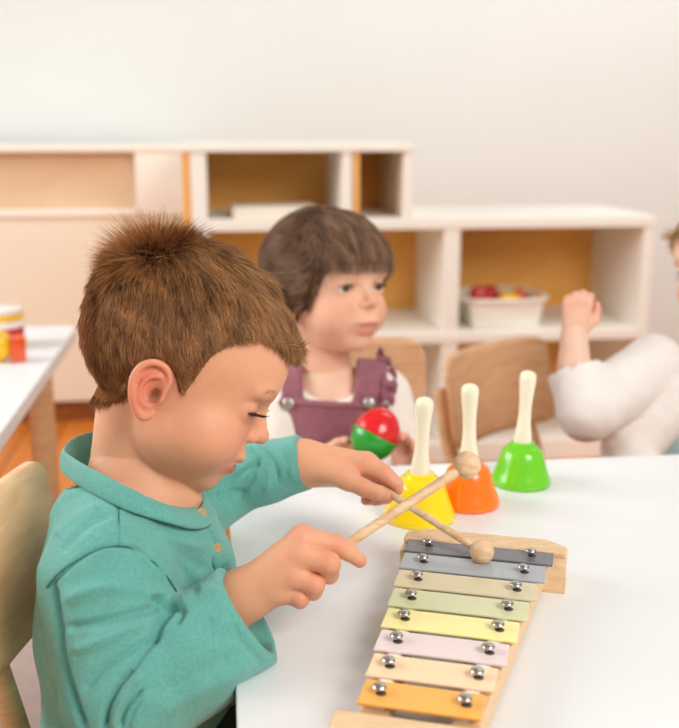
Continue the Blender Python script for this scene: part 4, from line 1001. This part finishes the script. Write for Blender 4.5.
# ================================================================== THE CHILD AT THE RIGHT
th = math.radians(-58); KD = 1.53
KM = headmat(P(728, 262, KD), math.sin(th)*RT-math.cos(th)*FW, UP+.1*FW-.05*RT, .0098)
KI = np.linalg.inv(np.vstack([KM, [0, 0, 0, 1]]))[:3]
kid = empty('person', P(690, 440, 1.56)*np.array([1, 1, 0]), 'child in white sleeves at the right edge raising one hand to the face', 'person')
def cank(p): return KI[:, :3]@np.array(p)+KI[:, 3]
kn_ = [cank(P(716, 310, 1.55)), cank(P(708, 350, 1.56)), cank(P(704, 380, 1.56))]
V, Q, C = make_head(kid, KM, (238, 196, 172), .35, .1, lambda p, f: smin(f, chain(p, kn_, [4.0, 3.7, 4.6]), .7), lo=(-11, -9, -19), hi=(11, 9, 11), h=.2, brow=(190, 150, 120))
khead = (xf(V, KM), Q, C); KC = P(690, 440, 1.55)
def ktorso(p, sh=0.):
    f = chain(p, [P(692, 395, 1.56), P(690, 450, 1.56), P(690, 560, 1.57)], [.078-sh, .085-sh, .09-sh], .02)
    return smin(f, cap(p, P(652, 385, 1.52), P(740, 385, 1.60), .045-sh), .03)
kS, kE, kW = P(655, 368, 1.49), P(589, 410, 1.40), P(574, 370, 1.42)
kS2, kE2, kW2 = P(672, 404, 1.47), P(628, 450, 1.44), P(652, 510, 1.37)
def kshirt(p):
    f = chain(p, [kS, kE], [.050, .043]); cw = (kW-kE)/np.linalg.norm(kW-kE); s = chain(p, [kE, kW+cw*.03], [.043, .036]); s = smax(s, (p-kW.astype(np.float32))@cw.astype(np.float32), .002)
    s = smax(s, -cap(p, kW-cw*.03, kW+cw*.05, .030), .002); f = smin(f, s, .012)
    g = chain(p, [kS2, kE2, kW2], [.046, .038, .028], .01); f = np.minimum(f, g)
    return smin(f, ktorso(p, .006), .012)
vs_, qs_ = surf(kshirt, KC-np.array([.3, .4, .26]), KC+np.array([.2, .2, .22]), .0055); vs_ = relax(vs_, qs_, 2); ns_ = normals(vs_, qs_); vs_ = vs_+ns_*(fbm(vs_, 60, 4)*.003)[:, None]
mk('shirt', vs_, qs_, M['childwhite'], kid)
def kvest(p): return smax(smax(ktorso(p)-.002, -cap(p, P(704, 350, 1.56), P(708, 330, 1.56), .055), .005), -cap(p, kS, kS+(kE-kS)*.6, .052), .006)
vs_, qs_ = surf(kvest, KC-np.array([.25, .25, .3]), KC+np.array([.2, .2, .22]), .006); mk('vest', relax(vs_, qs_, 2), qs_, M['paleblue'], kid)
hk = auto_hand(P(574, 334, 1.43), UP*1.+RT*.12, -FW*.9-RT*.3, .95, .75, 1, h=.0025, thumb=.3, base=(236, 186, 160))
hk2 = auto_hand(P(654, 520, 1.36), -UP*.8+RT*.2, -FW, .82, .5, 1, h=.0025, base=(238, 190, 164))
def kun(p):
    f = ktorso(p, .02); f = smin(f, cap(p, P(704, 370, 1.56), P(695, 430, 1.56), .038, .05), .02)
    f = smin(f, chain(p, [kS, kE, kW, P(574, 334, 1.43)], [.03, .025, .024, .0195], .006), .01); f = smin(f, chain(p, [kS2, kE2, kW2, P(654, 520, 1.36)], [.03, .025, .018, .012], .006), .01)
    gh = np.array([.76, 1.42, .37])
    for s in (-1, 1): f = smin(f, chain(p, [gh+np.array([.05*s, 0, 0]), gh+np.array([.05*s-.05, -.2, .01]), gh+np.array([.05*s-.05, -.19, -.27]), gh+np.array([.05*s-.07, -.26, -.34])], [.055, .04, .028, .022]), .01)
    return f
vu, qu = surf(kun, (.4, 1.0, 0), (1.0, 1.7, .7), .007)
VV, QQ, CC = join([khead, hk, hk2, (relax(vu, qu, 1), qu, np.tile(np.array(srgb((238, 196, 172))), (len(vu), 1)))]); mk('body', VV, QQ, M['skin'], kid, col=CC)
def kpants(p):
    gh = np.array([.76, 1.42, .37]); f = ell(p, gh, (.105, .085, .075))
    for s in (-1, 1): f = smin(f, chain(p, [gh+np.array([.05*s, 0, 0]), gh+np.array([.05*s-.05, -.2, .01]), gh+np.array([.05*s-.05, -.19, -.27])], [.064, .05, .04]), .01)
    return f
vu, qu = surf(kpants, (.5, 1.1, 0), (1.0, 1.7, .5), .008); mk('trousers', relax(vu, qu, 2), qu, M['shoe'], kid)
eyes(kid, KM, iris=(80, 100, 120))
def kcap(p):
    h = np.minimum(head_sdf(p, ear=False), ell(p, (-.9, 0, 1.6), (9.0, 7.4, 7.7))); return smax(h-.55, poly2(p[:, 0], p[:, 2], HP), .6)
vh, qh = surf(kcap, (-13, -10, -8), (11, 10, 12), .3); vh = relax(vh, qh, 2); kh = mk('hair', xf(vh, KM), qh, M['hair_cap'], kid, col=np.tile(np.array(srgb((196, 160, 112))), (len(vh), 1)))
R0, N0 = sample_surface(vh, qh, 9000); d0 = R0-CR; D = d0/np.linalg.norm(d0, axis=1, keepdims=True)+rng.normal(size=R0.shape)*.15+np.array([0, 0, -.3]); D = D-N0*(D*N0).sum(1, keepdims=True)
tone = rng.random((len(R0), 1)); v_, f_, c_ = hair_mesh(R0-N0*.1, D, N0, 2.6, .05, 4, np.array(srgb((170, 130, 84)))*(1-tone)+np.array(srgb((226, 194, 146)))*tone, curve=.05, lift=.15); tag(mk('hair_strands', xf(v_, KM), f_, M['hair'], kh, col=c_), kind='stuff')
BB = np.array([.80, 1.56]); chair('chair', (.80, 1.38), math.radians(-95), 'wooden chair under the child at the right edge', sh=.285, seatw=.27, bw=.30, bh=.14, bz=.43)
a_ = math.radians(-52); BB = P(503, 391, 1.86); lc = BB[:2]-(rotz(a_)@np.array([-.165, 0, 0]))[:2]
chair('chair', lc, a_, 'empty orange-toned plywood chair standing behind the green bell', sh=.27, bw=.305, bh=.165, bz=BB[2], lean=.03)

# ================================================================== LIGHT AND CAMERA
W_ = bpy.data.worlds.new('daylight'); SC.world = W_; W_.use_nodes = True
bg = W_.node_tree.nodes['Background']; bg.inputs[0].default_value = (1.0, .99, .98, 1); bg.inputs[1].default_value = .37
def area(name, loc, aim, size, energy, color):
    l = bpy.data.lights.new(name, 'AREA'); l.shape = 'RECTANGLE'; l.size, l.size_y = size; l.energy = energy; l.color = color
    o = bpy.data.objects.new(name, l); COL.objects.link(o); o.location = loc; d = Vector(aim)-Vector(loc); o.rotation_euler = d.to_track_quat('-Z', 'Y').to_euler(); return o
area('window_daylight', (-2.2, 1.5, 1.7), (.2, .8, .5), (2.0, 1.4), 66, (1, .99, .98))
area('added_fill_light', (1.7, 2.0, 2.6), (1.5, 3.6, 1.2), (1.8, 1.2), 26, (1, .98, .95))  # added light with no fitting, brightens the back wall
area('added_fill_light', (1.2, -.7, 2.0), (.1, 1.2, .5), (1.1, 1.1), 46, (1, .95, .88))  # added warm fill from the camera side for the children's faces, no fixture
cam = bpy.data.cameras.new('camera'); co = bpy.data.objects.new('camera', cam); COL.objects.link(co); SC.camera = co
co.matrix_world = Matrix(((RT[0], UP[0], -FW[0], CAM[0]), (RT[1], UP[1], -FW[1], CAM[1]), (RT[2], UP[2], -FW[2], CAM[2]), (0, 0, 0, 1)))
cam.sensor_fit = 'HORIZONTAL'; cam.sensor_width = 36; cam.lens = F/679*36; cam.clip_start = .05; cam.clip_end = 50
cam.dof.use_dof = True; cam.dof.focus_distance = .86; cam.dof.aperture_fstop = 5.2
SC.view_settings.view_transform = 'Standard'; SC.view_settings.look = 'None'; SC.view_settings.exposure = 0; SC.view_settings.gamma = 1
SC.view_settings.use_curve_mapping = False
